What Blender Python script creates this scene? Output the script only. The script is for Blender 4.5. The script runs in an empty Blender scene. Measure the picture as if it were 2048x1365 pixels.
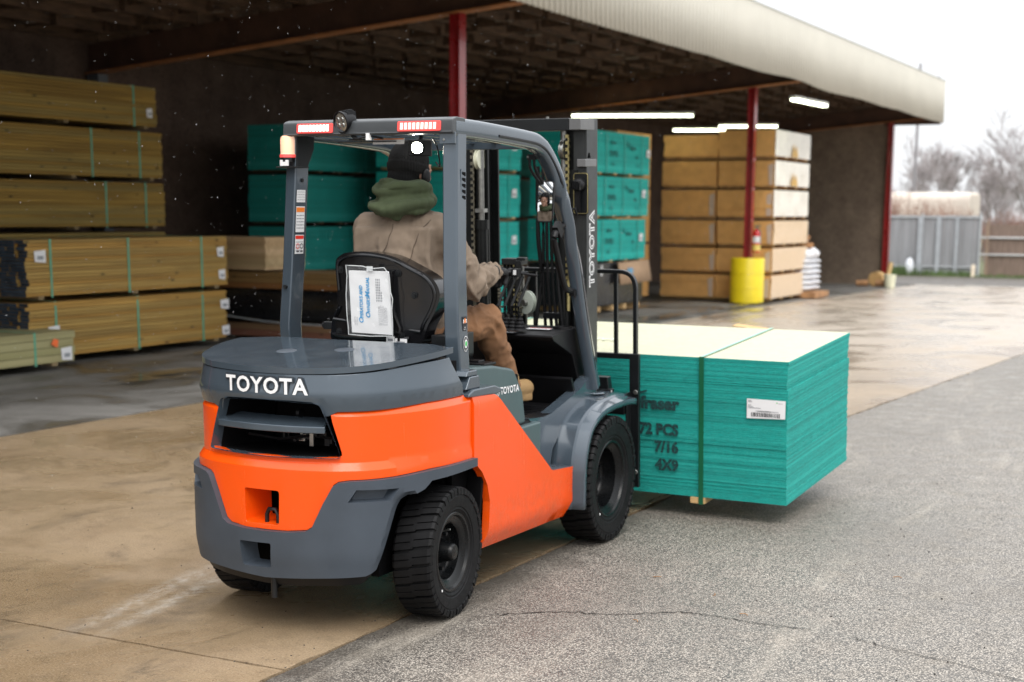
import bpy, bmesh, math, random
from math import sin, cos, pi, radians, sqrt, atan2
from mathutils import Vector, Matrix, noise as mnoise
from mathutils.geometry import delaunay_2d_cdt
random.seed(7)
SC = bpy.context.scene
COL = SC.collection
# ---------------------------------------------------------------- camera
cam_d = bpy.data.cameras.new('camera'); cam = bpy.data.objects.new('camera', cam_d); COL.objects.link(cam)
SC.camera = cam
F, CX, CY, PIT, ROL, YAW = 2900.132, 1033.212, 926.982, radians(9.806), radians(.325), radians(-25.608)
CAM = Vector((3.387, -5.307, 1.707))
fw = Vector((sin(YAW)*cos(PIT), cos(YAW)*cos(PIT), -sin(PIT))); r0 = Vector((cos(YAW), -sin(YAW), 0)); u0 = r0.cross(fw)
r1 = cos(ROL)*r0 + sin(ROL)*u0; u1 = -sin(ROL)*r0 + cos(ROL)*u0
cam.matrix_world = Matrix(((r1.x, u1.x, -fw.x, CAM.x), (r1.y, u1.y, -fw.y, CAM.y), (r1.z, u1.z, -fw.z, CAM.z), (0, 0, 0, 1)))
cam_d.sensor_width = 36; cam_d.lens = F/2048*36
cam_d.shift_x = -(CX-1024)/2048; cam_d.shift_y = (CY-682.5)/2048
cam_d.clip_end = 2000; cam_d.clip_start = .05
cam_d.dof.use_dof = True; cam_d.dof.focus_distance = 5.75; cam_d.dof.aperture_fstop = 2.7
SC.render.resolution_x = 1024; SC.render.resolution_y = 682
# ---------------------------------------------------------------- light
SUN_EL, SUN_AZ = radians(52), radians(144)
W = bpy.data.worlds.new('World'); SC.world = W; W.use_nodes = True
nt = W.node_tree; nt.nodes.clear()
o = nt.nodes.new('ShaderNodeOutputWorld'); bg = nt.nodes.new('ShaderNodeBackground'); sky = nt.nodes.new('ShaderNodeTexSky')
sky.sky_type = 'NISHITA'; sky.sun_disc = False; sky.sun_elevation = SUN_EL; sky.sun_rotation = SUN_AZ; sky.air_density = 1; sky.dust_density = 4
mx = nt.nodes.new('ShaderNodeMixRGB'); mx.inputs[0].default_value = .86; mx.inputs[2].default_value = (11.2, 11.7, 12.3, 1)   # cloud layer over the sky
tcw = nt.nodes.new('ShaderNodeTexCoord'); sxw = nt.nodes.new('ShaderNodeSeparateXYZ'); mrw = nt.nodes.new('ShaderNodeMapRange'); vmw = nt.nodes.new('ShaderNodeVectorMath'); vmw.operation = 'SCALE'
nt.links.new(tcw.outputs['Generated'], sxw.inputs[0]); nt.links.new(sxw.outputs['Z'], mrw.inputs['Value']); mrw.inputs['To Min'].default_value = 6.4; mrw.inputs['To Max'].default_value = 16.0   # overcast: darker at the horizon than overhead
vmw.inputs[0].default_value = (.985, 1.0, 1.025); nt.links.new(mrw.outputs[0], vmw.inputs['Scale']); nt.links.new(vmw.outputs[0], mx.inputs[2])
nt.links.new(sky.outputs[0], mx.inputs[1]); nt.links.new(mx.outputs[0], bg.inputs[0]); nt.links.new(bg.outputs[0], o.inputs[0])
bg.inputs[1].default_value = .09
sl = bpy.data.lights.new('sun', 'SUN'); sl.energy = .9; sl.angle = radians(35); sl.color = (1, .97, .93)
so = bpy.data.objects.new('sun', sl); COL.objects.link(so)
so.rotation_euler = (radians(38), 0, radians(36))
SC.view_settings.view_transform = 'Standard'; SC.view_settings.look = 'None'; SC.view_settings.gamma = 1; SC.view_settings.exposure = 0.97
SC.cycles.max_bounces = 6; SC.cycles.use_denoising = True
# ---------------------------------------------------------------- materials
MATS = {}
def srgb(h):
    c = [int(h[i:i+2], 16)/255 for i in (0, 2, 4)]
    return tuple(x/12.92 if x <= .04045 else ((x+.055)/1.055)**2.4 for x in c)
class NT:
    def __init__(s, name):
        s.m = bpy.data.materials.new(name); s.m.use_nodes = True; s.t = s.m.node_tree
        s.p = s.t.nodes['Principled BSDF']; s.out = s.t.nodes['Material Output']
    def n(s, k, **kw):
        x = s.t.nodes.new('ShaderNode'+k)
        for a, v in kw.items():
            if a.startswith('i_'):
                x.inputs[int(a[2:])].default_value = v
            else: setattr(x, a, v)
        return x
    def l(s, a, b): s.t.links.new(a, b)
    def co(s, scale=(1, 1, 1), rnd=True, rot=(0, 0, 0)):
        tc = s.n('TexCoord'); v = tc.outputs['Object']
        if rnd:
            oi = s.n('ObjectInfo'); mu = s.n('Math', operation='MULTIPLY', i_1=53.0); s.l(oi.outputs['Random'], mu.inputs[0])
            ad = s.n('VectorMath', operation='ADD'); s.l(v, ad.inputs[0]); s.l(mu.outputs[0], ad.inputs[1]); v = ad.outputs[0]
        mp = s.n('Mapping'); mp.inputs['Scale'].default_value = scale; mp.inputs['Rotation'].default_value = rot
        s.l(v, mp.inputs[0]); return mp.outputs[0]
    def noise(s, vec, scale, detail=4, rough=.55, dist=0):
        x = s.n('TexNoise'); x.inputs['Scale'].default_value = scale; x.inputs['Detail'].default_value = detail
        x.inputs['Roughness'].default_value = rough; x.inputs['Distortion'].default_value = dist
        s.l(vec, x.inputs['Vector']); return x.outputs['Fac']
    def ramp(s, fac, stops):
        x = s.n('ValToRGB'); e = x.color_ramp.elements
        while len(e) < len(stops): e.new(.5)
        for i, (p, c) in enumerate(stops):
            e[i].position = p; e[i].color = (c, c, c, 1) if isinstance(c, (int, float)) else (*c[:3], 1)
        s.l(fac, x.inputs[0]); return x.outputs[0]
    def mix(s, fac, a, b, mode='MIX'):
        x = s.n('MixRGB', blend_type=mode)
        for i, v in ((0, fac), (1, a), (2, b)):
            if isinstance(v, (int, float)): x.inputs[i].default_value = v if i == 0 else (v, v, v, 1)
            elif isinstance(v, tuple): x.inputs[i].default_value = (*v[:3], 1)
            else: s.l(v, x.inputs[i])
        return x.outputs[0]
    def math(s, op, a, b=0.0, c=None):
        x = s.n('Math', operation=op)
        for i, v in enumerate((a, b) if c is None else (a, b, c)):
            if isinstance(v, (int, float)): x.inputs[i].default_value = v
            else: s.l(v, x.inputs[i])
        return x.outputs[0]
    def bump(s, h, strength=.3, dist=.01, nrm=None):
        x = s.n('Bump'); x.inputs['Strength'].default_value = strength; x.inputs['Distance'].default_value = dist
        s.l(h, x.inputs['Height'])
        if nrm: s.l(nrm, x.inputs['Normal'])
        return x.outputs[0]
    def set(s, **kw):
        for k, v in kw.items():
            i = s.p.inputs[k.replace('_', ' ')]
            if isinstance(v, (int, float)): i.default_value = v
            elif isinstance(v, tuple): i.default_value = (*v[:3], 1)
            else: s.l(v, i)
        return s
def M(name, col, rough=.5, metal=0., var=.12, vs=6., bump=0., bs=60., coat=0., scale=(1, 1, 1), emit=None, es=0, alpha=None, spec=.5, rv=.1, trans=0):
    if name in MATS: return MATS[name]
    t = NT(name); v = t.co(scale)
    n1 = t.noise(v, vs, 5)
    c = t.mix(t.ramp(n1, [(.3, 0.), (.7, 1.)]), tuple(x*(1-var) for x in col), tuple(min(1, x*(1+var)) for x in col))
    t.set(Base_Color=c, Metallic=metal, Specular_IOR_Level=spec)
    n2 = t.noise(v, vs*3.1, 3)
    t.set(Roughness=t.math('MULTIPLY_ADD', n2, rv*2, rough-rv))
    if bump: t.set(Normal=t.bump(t.noise(v, bs, 4), bump, .004))
    if coat: t.set(Coat_Weight=coat, Coat_Roughness=.12)
    if emit: t.set(Emission_Color=emit, Emission_Strength=es)
    if trans: t.set(Transmission_Weight=trans)
    if alpha is not None: t.set(Alpha=alpha)
    MATS[name] = t.m; return t.m
def orangep():
    t = NT('orange_paint'); v = t.co(rnd=False); st = t.noise(t.co((9, 9, .8), False), 3.0, 5, .7); gr = t.noise(v, 7, 6, .75); sp = t.n('SeparateXYZ'); t.l(v, sp.inputs[0])
    low = t.ramp(sp.outputs['Z'], [(.20, 1.), (.48, 0.)]); grime = t.math('MULTIPLY', t.math('MULTIPLY_ADD', low, .55, .06), t.ramp(gr, [(.44, 0.), (.66, 1.)]))
    c = t.mix(grime, (.86, .083, .0025), (.40, .10, .035)); vo = t.n('TexVoronoi'); vo.inputs['Scale'].default_value = 190; t.l(v, vo.inputs['Vector'])
    dr = t.math('MULTIPLY', t.ramp(vo.outputs['Distance'], [(.0, 1.), (.28, 0.)]), t.ramp(t.noise(v, 6, 4), [(.50, 0.), (.62, 1.)]))
    t.set(Base_Color=c, Roughness=t.math('ADD', t.math('MULTIPLY_ADD', st, .16, .16), t.math('MULTIPLY', grime, .3)), Specular_IOR_Level=.35, Coat_Weight=.25, Coat_Roughness=.1, Normal=t.bump(t.math('ADD', dr, t.math('MULTIPLY', st, .05)), .12, .004)); return t.m
ORANGE = orangep()
def wetgrey():
    t = NT('slate_grey_paint'); v = t.co(rnd=False)
    t.set(Base_Color=t.mix(t.noise(v, 5, 3), (.054, .073, .092), (.070, .093, .116)), Metallic=.2, Coat_Weight=.6, Coat_Roughness=.05)
    vo = t.n('TexVoronoi'); vo.inputs['Scale'].default_value = 210; t.l(v, vo.inputs['Vector'])
    geo = t.n('NewGeometry'); sx = t.n('SeparateXYZ'); t.l(geo.outputs['Normal'], sx.inputs[0])
    up = t.ramp(sx.outputs['Z'], [(.75, 0.), (.95, 1.)])
    drop = t.math('MULTIPLY', t.ramp(vo.outputs['Distance'], [(.0, 1.), (.42, 0.)]), t.math('MULTIPLY', up, t.ramp(t.noise(v, 9, 3), [(.4, 0.), (.6, 1.)])))
    t.set(Normal=t.bump(t.math('ADD', drop, t.math('MULTIPLY', t.noise(v, 400, 2), .12)), .25, .003), Roughness=t.math('MULTIPLY_ADD', t.noise(v, 7, 4), .18, .10))
    return t.m
GREY = wetgrey()
GREYM = M('grey_texture_paint', (.050, .063, .080), .48, var=.1, bump=.12, bs=500, metal=.1)
GREYG = M('grey_green_panel', (.058, .092, .095), .42, var=.05, bump=.05, bs=400)
BLACK = M('black_metal', (.006, .007, .008), .35, var=.2, spec=.4)
BLKP = M('black_plastic', (.006, .006, .007), .45, var=.2, bump=.05, bs=250, spec=.3)
BLKG = M('glossy_black_shell', (.005, .005, .006), .18, var=.2, coat=.25, bump=.03, bs=30)
DARK = M('dark_inside', (.003, .003, .0035), .8, var=.3, spec=.1)
RUB = M('tyre_rubber', (.0045, .0045, .005), .62, var=.4, vs=14, bump=.3, bs=220, rv=.2, spec=.22)
RIM = M('black_rim', (.004, .0045, .005), .28, var=.25, spec=.28)
MASTM = M('mast_steel', (.009, .010, .010), .33, var=.25, metal=.3, vs=10, spec=.35)
MASTG = M('mast_rail_grey', (.040, .043, .043), .38, var=.2, metal=.4, vs=8)
STEEL = M('worn_steel', (.32, .32, .30), .32, metal=.9, var=.25, vs=30)
BRASS = M('yellow_zinc', (.50, .43, .20), .32, metal=.85, var=.2, vs=40)
CHAIN = M('oiled_chain', (.20, .185, .14), .35, metal=.8, var=.4, vs=60)
WHITE = M('white_label', (.78, .78, .78), .5, var=.02)
INK = M('black_ink', (.015, .015, .018), .6, var=.1)
INKG = M('grey_ink', (.22, .23, .25), .6, var=.1)
REDL = M('red_label', (.75, .03, .015), .5, var=.05)
ORL = M('orange_label', (.85, .22, .02), .5, var=.05)
GRNL = M('green_label', (.03, .45, .08), .5, var=.05)
BLUI = M('blue_ink', (.02, .30, .60), .5, var=.05)
LETW = M('white_letter', (.80, .80, .80), .35, var=.02)
REDLENS = M('red_lens', (.62, .05, .05), .18, var=.1, emit=(1, .12, .10), es=.35, coat=.5)
LEDS = M('lit_led', (.9, .5, .45), .3, emit=(1, .62, .55), es=2.2)
BEAC = M('beacon_lens', (.85, .45, .25), .15, emit=(1, .68, .52), es=.30, coat=.5)
LAMP = M('lit_lamp', (1, 1, .9), .3, emit=(1, .95, .78), es=60)
TUBE = M('lit_tube', (1, 1, .9), .3, emit=(.93, 1, .72), es=5.5)
GLASS = M('clear_lens', (.45, .42, .36), .08, metal=.6, var=.4, vs=30)
CLEARP = M('clear_plastic', (.75, .77, .78), .12, var=.05, alpha=.10, bump=.5, bs=18)
MIRR = M('mirror_glass', (.92, .92, .92), .015, metal=1, var=0, rv=.0)
CANVAS = M('tan_canvas', (.205, .155, .112), .85, var=.14, vs=9, bump=.25, bs=420)
PANTS = M('brown_duck_cloth', (.200, .098, .044), .88, var=.22, vs=8, bump=.25, bs=420)
HOODM = M('green_fleece', (.056, .074, .034), .92, var=.16, vs=14, bump=.35, bs=500)
KNIT = M('black_knit', (.007, .007, .007), .95, var=.3, bump=.6, bs=260)
SKIN = M('skin', (.48, .27, .19), .55, var=.08)
BOOT = M('tan_boot', (.27, .165, .065), .75, var=.2, bump=.2, bs=200)
GLOVE = M('black_glove', (.014, .014, .015), .8, var=.3, bump=.3, bs=300)
HAIR = M('brown_hair', (.05, .03, .02), .8)
# ---------------------------------------------------------------- mesh builder
class MB:
    def __init__(s): s.v = []; s.f = []; s.m = []; s.T = None
    def add(s, vs, fs, mi=0):
        b = len(s.v)
        if s.T is not None: vs = [tuple(s.T @ Vector(p)) for p in vs]
        s.v += [tuple(p) for p in vs]; s.f += [tuple(b+i for i in f) for f in fs]; s.m += [mi]*len(fs); return s
    def box(s, c, d, mi=0, rot=None, taper=1.0):
        x, y, z = (q/2 for q in d); P = []
        for k in (-1, 1):
            t = taper if k > 0 else 1
            P += [Vector((-x*t, -y*t, z*k)), Vector((x*t, -y*t, z*k)), Vector((x*t, y*t, z*k)), Vector((-x*t, y*t, z*k))]
        if rot is not None: P = [rot @ p for p in P]
        c = Vector(c)
        return s.add([p+c for p in P], [(3, 2, 1, 0), (4, 5, 6, 7), (0, 1, 5, 4), (1, 2, 6, 5), (2, 3, 7, 6), (3, 0, 4, 7)], mi)
    def bx(s, x0, x1, y0, y1, z0, z1, mi=0): return s.box(((x0+x1)/2, (y0+y1)/2, (z0+z1)/2), (abs(x1-x0), abs(y1-y0), abs(z1-z0)), mi)
    def prism(s, poly, f, a, b, mi=0):
        n = len(poly); ar = sum(poly[i][0]*poly[(i+1) % n][1]-poly[(i+1) % n][0]*poly[i][1] for i in range(n))
        if ar < 0: poly = poly[::-1]
        vs = [f(u, v, a) for u, v in poly]+[f(u, v, b) for u, v in poly]
        fs = [tuple(range(n-1, -1, -1)), tuple(range(n, 2*n))]+[(i, (i+1) % n, n+(i+1) % n, n+i) for i in range(n)]
        return s.add(vs, fs, mi)
    def sweep(s, path, sec, up=(0, 0, 1), mi=0, cap=True, scale=None, close=False):
        P = [Vector(p) for p in path]; n = len(P); up = Vector(up); vs = []; k = len(sec)
        for i, p in enumerate(P):
            if close: t = P[(i+1) % n]-P[i-1]
            else: t = P[min(i+1, n-1)]-P[max(i-1, 0)]
            t.normalize(); a = t.cross(up)
            if a.length < 1e-4: a = t.cross(Vector((1, 0, 0)))
            a.normalize(); b = a.cross(t)
            sc = scale[i] if scale else 1
            if 0 < i < n-1 or close:
                q = (P[(i+1) % n]-p).normalized(); w = (p-P[i-1]).normalized(); h = sqrt(max(.2, (1+q.dot(w))/2))
            else: h = 1
            for (x, y) in sec: vs.append(p+a*x*sc+b*y*sc/(h if abs(h) > .5 else 1))
        fs = [(i*k+j, i*k+(j+1) % k, (i+1)*k+(j+1) % k, (i+1)*k+j) for i in range(n-1) for j in range(k)]
        if close: fs += [((n-1)*k+j, (n-1)*k+(j+1) % k, (j+1) % k, j) for j in range(k)]
        elif cap: fs += [tuple(range(k-1, -1, -1)), tuple((n-1)*k+j for j in range(k))]
        return s.add(vs, fs, mi)
    def tube(s, path, r, n=8, mi=0, up=(0, 0, 1), close=False):
        sc = None
        if isinstance(r, (list, tuple)): sc = r; r = 1
        return s.sweep(path, [(r*cos(2*pi*i/n), r*sin(2*pi*i/n)) for i in range(n)], up, mi, True, sc, close)
    def lathe(s, prof, c, axis=(0, 0, 1), n=24, mi=0, closed=False):
        ax = Vector(axis).normalized(); a = ax.orthogonal().normalized(); b = ax.cross(a); c = Vector(c); k = len(prof); vs = []
        for i in range(n):
            t = 2*pi*i/n; d = a*cos(t)+b*sin(t)
            for r, h in prof: vs.append(c+d*max(r, 1e-4)+ax*h)
        rng = range(k) if closed else range(k-1)
        fs = [(i*k+j, ((i+1) % n)*k+j, ((i+1) % n)*k+(j+1) % k, i*k+(j+1) % k) for i in range(n) for j in rng]
        return s.add(vs, fs, mi)
    def cyl(s, p, q, r, n=16, mi=0, r2=None):
        p = Vector(p); q = Vector(q); L = (q-p).length; r2 = r if r2 is None else r2
        return s.lathe([(0, 0), (r, 0), (r2, L), (0, L)], p, q-p, n, mi)
    def ball(s, c, r, mi=0, nu=16, nv=10, rot=None):
        r = (r, r, r) if isinstance(r, (int, float)) else r; vs = []; c = Vector(c)
        for j in range(nv+1):
            ph = pi*j/nv
            for i in range(nu):
                t = 2*pi*i/nu; p = Vector((r[0]*max(sin(ph), .001)*cos(t), r[1]*max(sin(ph), .001)*sin(t), r[2]*cos(ph)))
                vs.append(c+(rot @ p if rot is not None else p))
        fs = [(j*nu+i, (j+1)*nu+i, (j+1)*nu+(i+1) % nu, j*nu+(i+1) % nu) for j in range(nv) for i in range(nu)]
        return s.add(vs, fs, mi)
    def cap(s, p, q, r1, r2=None, n=14):
        r2 = r1 if r2 is None else r2; p = Vector(p); q = Vector(q); L = (q-p).length; pr = []
        for k in range(5): t = pi/2*k/4; pr.append((r1*sin(t), -r1*cos(t)))
        for k in range(5): t = pi/2*k/4; pr.append((r2*cos(t), L+r2*sin(t)))
        return s.lathe(pr, p, (q-p) if L > 1e-5 else (0, 0, 1), n)
    def mesh(s, name, mats):
        me = bpy.data.meshes.new(name); me.from_pydata(s.v, [], s.f)
        for m in mats: me.materials.append(m)
        me.polygons.foreach_set('material_index', s.m); me.update(); return me
def finish(me, ang=35, flip=True, merge=0):
    bm = bmesh.new(); bm.from_mesh(me)
    if merge: bmesh.ops.remove_doubles(bm, verts=bm.verts, dist=merge)
    if flip: bmesh.ops.recalc_face_normals(bm, faces=bm.faces)
    bm.to_mesh(me); bm.free()
    me.polygons.foreach_set('use_smooth', [True]*len(me.polygons)); me.set_sharp_from_angle(angle=radians(ang)); me.update()
def link(name, me, parent=None, loc=None, rz=None):
    o = bpy.data.objects.new(name, me); COL.objects.link(o)
    if parent is not None: o.parent = parent
    if loc is not None: o.location = loc
    if rz is not None: o.rotation_euler = (0, 0, rz)
    return o
def part(name, mb, mats, parent=None, bevel=0, ang=35, loc=None, rz=None, seg=2, label=None, merge=0):
    if not isinstance(mats, (list, tuple)): mats = [mats]
    me = mb.mesh(name, mats); finish(me, ang, merge=merge); o = link(name, me, parent, loc, rz)
    if bevel:
        b = o.modifiers.new('bevel', 'BEVEL'); b.width = bevel; b.segments = seg; b.limit_method = 'ANGLE'; b.angle_limit = radians(32); b.harden_normals = True
    if label: o['label'] = label
    return o
def tag(o, label, cat=None, group=None, kind=None):
    o['label'] = label
    if cat: o['category'] = cat
    if group: o['group'] = group
    if kind: o['kind'] = kind
    return o
def empty(name, loc, rz, label, cat, group=None, parent=None):
    o = bpy.data.objects.new(name, None); COL.objects.link(o); o.location = loc; o.rotation_euler = (0, 0, rz); o.empty_display_size = .1
    if parent: o.parent = parent
    else: tag(o, label, cat, group)
    return o
def sub(name, parent):
    o = bpy.data.objects.new(name, None); COL.objects.link(o); o.parent = parent; o.empty_display_size = .05; return o
def kids(o): return [c for c in COL.objects if c.parent == o]
def copy_tree(o, loc, label, rz=None):
    def rec(a, par):
        c = a.copy(); COL.objects.link(c)
        if par is not None: c.parent = par
        for ch in KID.get(a.name, []): rec(ch, c)
        return c
    KID = {}
    for c in COL.objects:
        if c.parent is not None: KID.setdefault(c.parent.name, []).append(c)
    r = rec(o, None); r.location = loc; r['label'] = label
    if rz is not None: r.rotation_euler = (0, 0, rz)
    return r
# building frame: the shed runs 1.47 degrees off the truck's axis
BR = radians(1.472)
def Wb(x, y, z=0): return Vector((cos(BR)*x+sin(BR)*y, -sin(BR)*x+cos(BR)*y, z))
def gz(y): return 0 if y < 20 else -(y-20)*.0125
def smoothp(pts, n=8):
    P = [Vector(q) for q in pts]; P = [2*P[0]-P[1]]+P+[2*P[-1]-P[-2]]; out = []
    for i in range(1, len(P)-2):
        a, b, c, d = P[i-1:i+3]
        for k in range(n):
            t = k/n; out.append(.5*((2*b)+(-a+c)*t+(2*a-5*b+4*c-d)*t*t+(-a+3*b-3*c+d)*t**3))
    out.append(P[-2]); return out
def roundpoly(poly, r, n=4):
    out = []; N = len(poly)
    for i in range(N):
        p = Vector(poly[i][:2]); rr = poly[i][2] if len(poly[i]) > 2 else r
        a = Vector(poly[i-1][:2])-p; b = Vector(poly[(i+1) % N][:2])-p
        la, lb = a.length, b.length; a.normalize(); b.normalize()
        ang = a.angle(b) if la and lb else pi
        if rr <= 0 or ang > 2.9: out.append(tuple(p)); continue
        d = min(rr/math.tan(ang/2), la*.45, lb*.45)
        A = p+a*d; B = p+b*d
        for k in range(n+1):
            t = k/n; q = A*(1-t)**2+p*2*t*(1-t)+B*t*t; out.append(tuple(q))
    return out
def inside(p, poly):
    c = False; n = len(poly); x, y = p; j = n-1
    for i in range(n):
        xi, yi = poly[i]; xj, yj = poly[j]
        if (yi > y) != (yj > y) and x < (xj-xi)*(y-yi)/(yj-yi)+xi: c = not c
        j = i
    return c
def resample(poly, step):
    out = []; n = len(poly)
    for i in range(n):
        a = Vector(poly[i]); b = Vector(poly[(i+1) % n]); L = (b-a).length
        if L < 1e-5: continue
        k = max(1, int(round(L/step)))
        for j in range(k): out.append(tuple(a+(b-a)*j/k))
    return out
def panel(mb, poly, f, thick, holes=(), step=.03, mi=0, walls=True, creases=()):
    """sheet cut to poly (with holes) in a surface's own (u,v), mapped by f(u,v,depth)"""
    loops = [resample(poly, step)]+[resample(h, step) for h in holes]
    pts = []; edges = []; b = 0; spans = []
    for L in loops:
        n = len(L); pts += L; edges += [(b+i, b+(i+1) % n) for i in range(n)]; spans.append((b, n)); b += n
    for Cr in creases:
        q = []
        for i in range(len(Cr)-1):
            A, Z = Vector(Cr[i]), Vector(Cr[i+1]); k = max(1, int((Z-A).length/step)); q += [tuple(A.lerp(Z, j/k)) for j in range(k)]
        q.append(tuple(Cr[-1])); b0 = len(pts); pts += q; edges += [(b0+i, b0+i+1) for i in range(len(q)-1)]
    cb = len(pts)
    us = [p[0] for p in loops[0]]; vs = [p[1] for p in loops[0]]
    u = min(us)+step*.5
    while u < max(us):
        v = min(vs)+step*.5
        while v < max(vs):
            if inside((u, v), loops[0]) and not any(inside((u, v), h) for h in loops[1:]):
                if min((u-a)**2+(v-c)**2 for a, c in pts[:cb]) > (step*.5)**2: pts.append((u, v))
            v += step
        u += step
    V, E, T, *_ = delaunay_2d_cdt([Vector(p) for p in pts], edges, [], 0, 1e-6)
    fs = []
    for t in T:
        c = sum((V[i] for i in t), Vector((0, 0)))/3
        if inside(c, loops[0]) and not any(inside(c, h) for h in loops[1:]): fs.append(tuple(t))
    mb.add([f(p[0], p[1], 0) for p in V], fs, mi)
    if walls:
        for (s0, n) in spans:
            L = pts[s0:s0+n]
            vv = [f(p[0], p[1], 0) for p in L]+[f(p[0], p[1], thick) for p in L]
            mb.add(vv, [(i, (i+1) % n, n+(i+1) % n, n+i) for i in range(n)], mi)
    return mb
def pocket(mb, poly, f, depth, shrink=.9, mi=0, step=.04, back=True):
    L = resample(poly, step); n = len(L); c = sum((Vector(p) for p in L), Vector((0, 0)))/n
    B = [tuple(c+(Vector(p)-c)*shrink) for p in L]
    mb.add([f(*p, 0.001) for p in L]+[f(*p, depth) for p in B], [(i, (i+1) % n, n+(i+1) % n, n+i) for i in range(n)], mi)
    if back: mb.add([f(*p, depth) for p in B], [tuple(range(n))], mi)
    return mb
def text_mb(mb, body, size, f, mi=0, bold=0., align='CENTER', ext=.001, space=1., xs=1., outline=False):
    """writing laid on a surface: f(u,v,w), w = height above the surface"""
    cu = bpy.data.curves.new('txt', 'FONT'); cu.body = body; cu.size = size; cu.align_x = align; cu.align_y = 'CENTER'; cu.offset = bold; cu.space_character = space
    cu.resolution_u = 3
    ob = bpy.data.objects.new('txt', cu); COL.objects.link(ob); dg = bpy.context.evaluated_depsgraph_get(); dg.update()
    me = bpy.data.meshes.new_from_object(ob.evaluated_get(dg)); bpy.data.objects.remove(ob); bpy.data.curves.remove(cu)
    vs = [f(v.co.x*xs, v.co.y, ext) for v in me.vertices]; mb.add(vs, [tuple(p.vertices) for p in me.polygons], mi)
    bpy.data.meshes.remove(me); return mb
def plane_f(o, u, v):
    o = Vector(o); u = Vector(u).normalized(); v = Vector(v).normalized(); n = u.cross(v)
    return lambda a, b, w=0: o+u*a+v*b+n*w
def tpart(name, mb, mats, parent):   # writing: no normal recalculation
    if not isinstance(mats, (list, tuple)): mats = [mats]
    return link(name, mb.mesh(name, mats), parent)
def decal(name, o, u, v, w, h, parent, rows=4, base=WHITE, ink=INKG, head=None, seed=1):
    """printed sticker: sheet, printed rows and an optional coloured heading"""
    f = plane_f(o, u, v); mb = MB(); q = lambda a0, a1, b0, b1, d, m: mb.add([f(a0, b0, d), f(a1, b0, d), f(a1, b1, d), f(a0, b1, d)], [(0, 1, 2, 3)], m)
    q(-w/2, w/2, -h/2, h/2, .0012, 0); rr = random.Random(seed); top = h/2
    if head: q(-w*.47, w*.47, h*.28, h*.46, .0018, 2); top = h*.24
    for i in range(rows):
        y = top-(i+.8)*(top+h*.42)/(rows+.4); x = -w*.42
        while x < w*.38:
            l = w*rr.uniform(.08, .28); q(x, min(x+l, w*.43), y-h*.012, y+h*.02, .0018, 1); x += l+w*.04
    return tpart(name, mb, [base, ink, head or ink], parent)
# ================================================================ the lift truck
TRUCK = empty('forklift', (0, 0, 0), 0, 'orange and slate grey forklift seen from behind, its forks under a green pack of boards', 'forklift')
_ct = [(0, -.580), (.13, -.570), (.27, -.533), (.372, -.472), (.440, -.388), (.492, -.26), (.528, -.12), (.545, .02), (.545, .30)]
_fl = [(-x*(1+.075*min(1, max(0, (.3-y)/.4))), y) for x, y in _ct[::-1]][:-1]+_ct
OUT = smoothp([(x, y, 0) for x, y in _fl], 10)
SS = [0]
for i in range(1, len(OUT)): SS.append(SS[-1]+(OUT[i]-OUT[i-1]).length)
_h = SS[min(range(len(OUT)), key=lambda i: abs(OUT[i].x))]; SS = [s-_h for s in SS]
NRM = []
for i in range(len(OUT)):
    t = (OUT[min(i+1, len(OUT)-1)]-OUT[max(i-1, 0)]).normalized(); NRM.append(Vector((t.y, -t.x, 0)))
def Sf(s, d=0.0, z=0.0):
    s = max(SS[0], min(SS[-1]-1e-6, s)); lo, hi = 0, len(SS)-1
    while hi-lo > 1:
        m = (lo+hi)//2
        if SS[m] <= s: lo = m
        else: hi = m
    t = (s-SS[lo])/(SS[hi]-SS[lo]); p = OUT[lo].lerp(OUT[hi], t); n = NRM[lo].lerp(NRM[hi], t).normalized()
    q = p+n*d; return Vector((q.x, q.y, z))
def s_of_y(y):
    for i in range(len(OUT)//2, len(OUT)-1):
        if OUT[i+1].y >= y: return SS[i]+(SS[i+1]-SS[i])*(y-OUT[i].y)/(OUT[i+1].y-OUT[i].y)
sm = lambda x, a, b: max(0., min(1., (x-a)/(b-a)))**2*(3-2*max(0., min(1., (x-a)/(b-a))))
SE = s_of_y(.188); SG1 = s_of_y(.145); SG2 = s_of_y(.035)
def d_or(s, z):
    d = 0.0
    k = 1-.75*sm(abs(s), .45, .8)
    d -= .022*k*max(0, min(1, (z-.692)/.030))+.003
    d -= max(0, z-.908)*.80
    return d
def d_gr(s, z): return -.032+.020*max(0, min(1, (z-.90)/.085))-.022*max(0, min(1, (z-.985)/.11))
def edge_s(z): return .435+.10*(z-.25)/.31
def d_bu(s, z):
    d = .022-.012*sm(z, .36, .24)
    a = abs(s)
    if z < .575: d -= .62*max(0, a-edge_s(z))*min(1, (.60-z)/.05)
    return d
mir = lambda P: [(-a, b) for a, b in P[::-1]]
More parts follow.
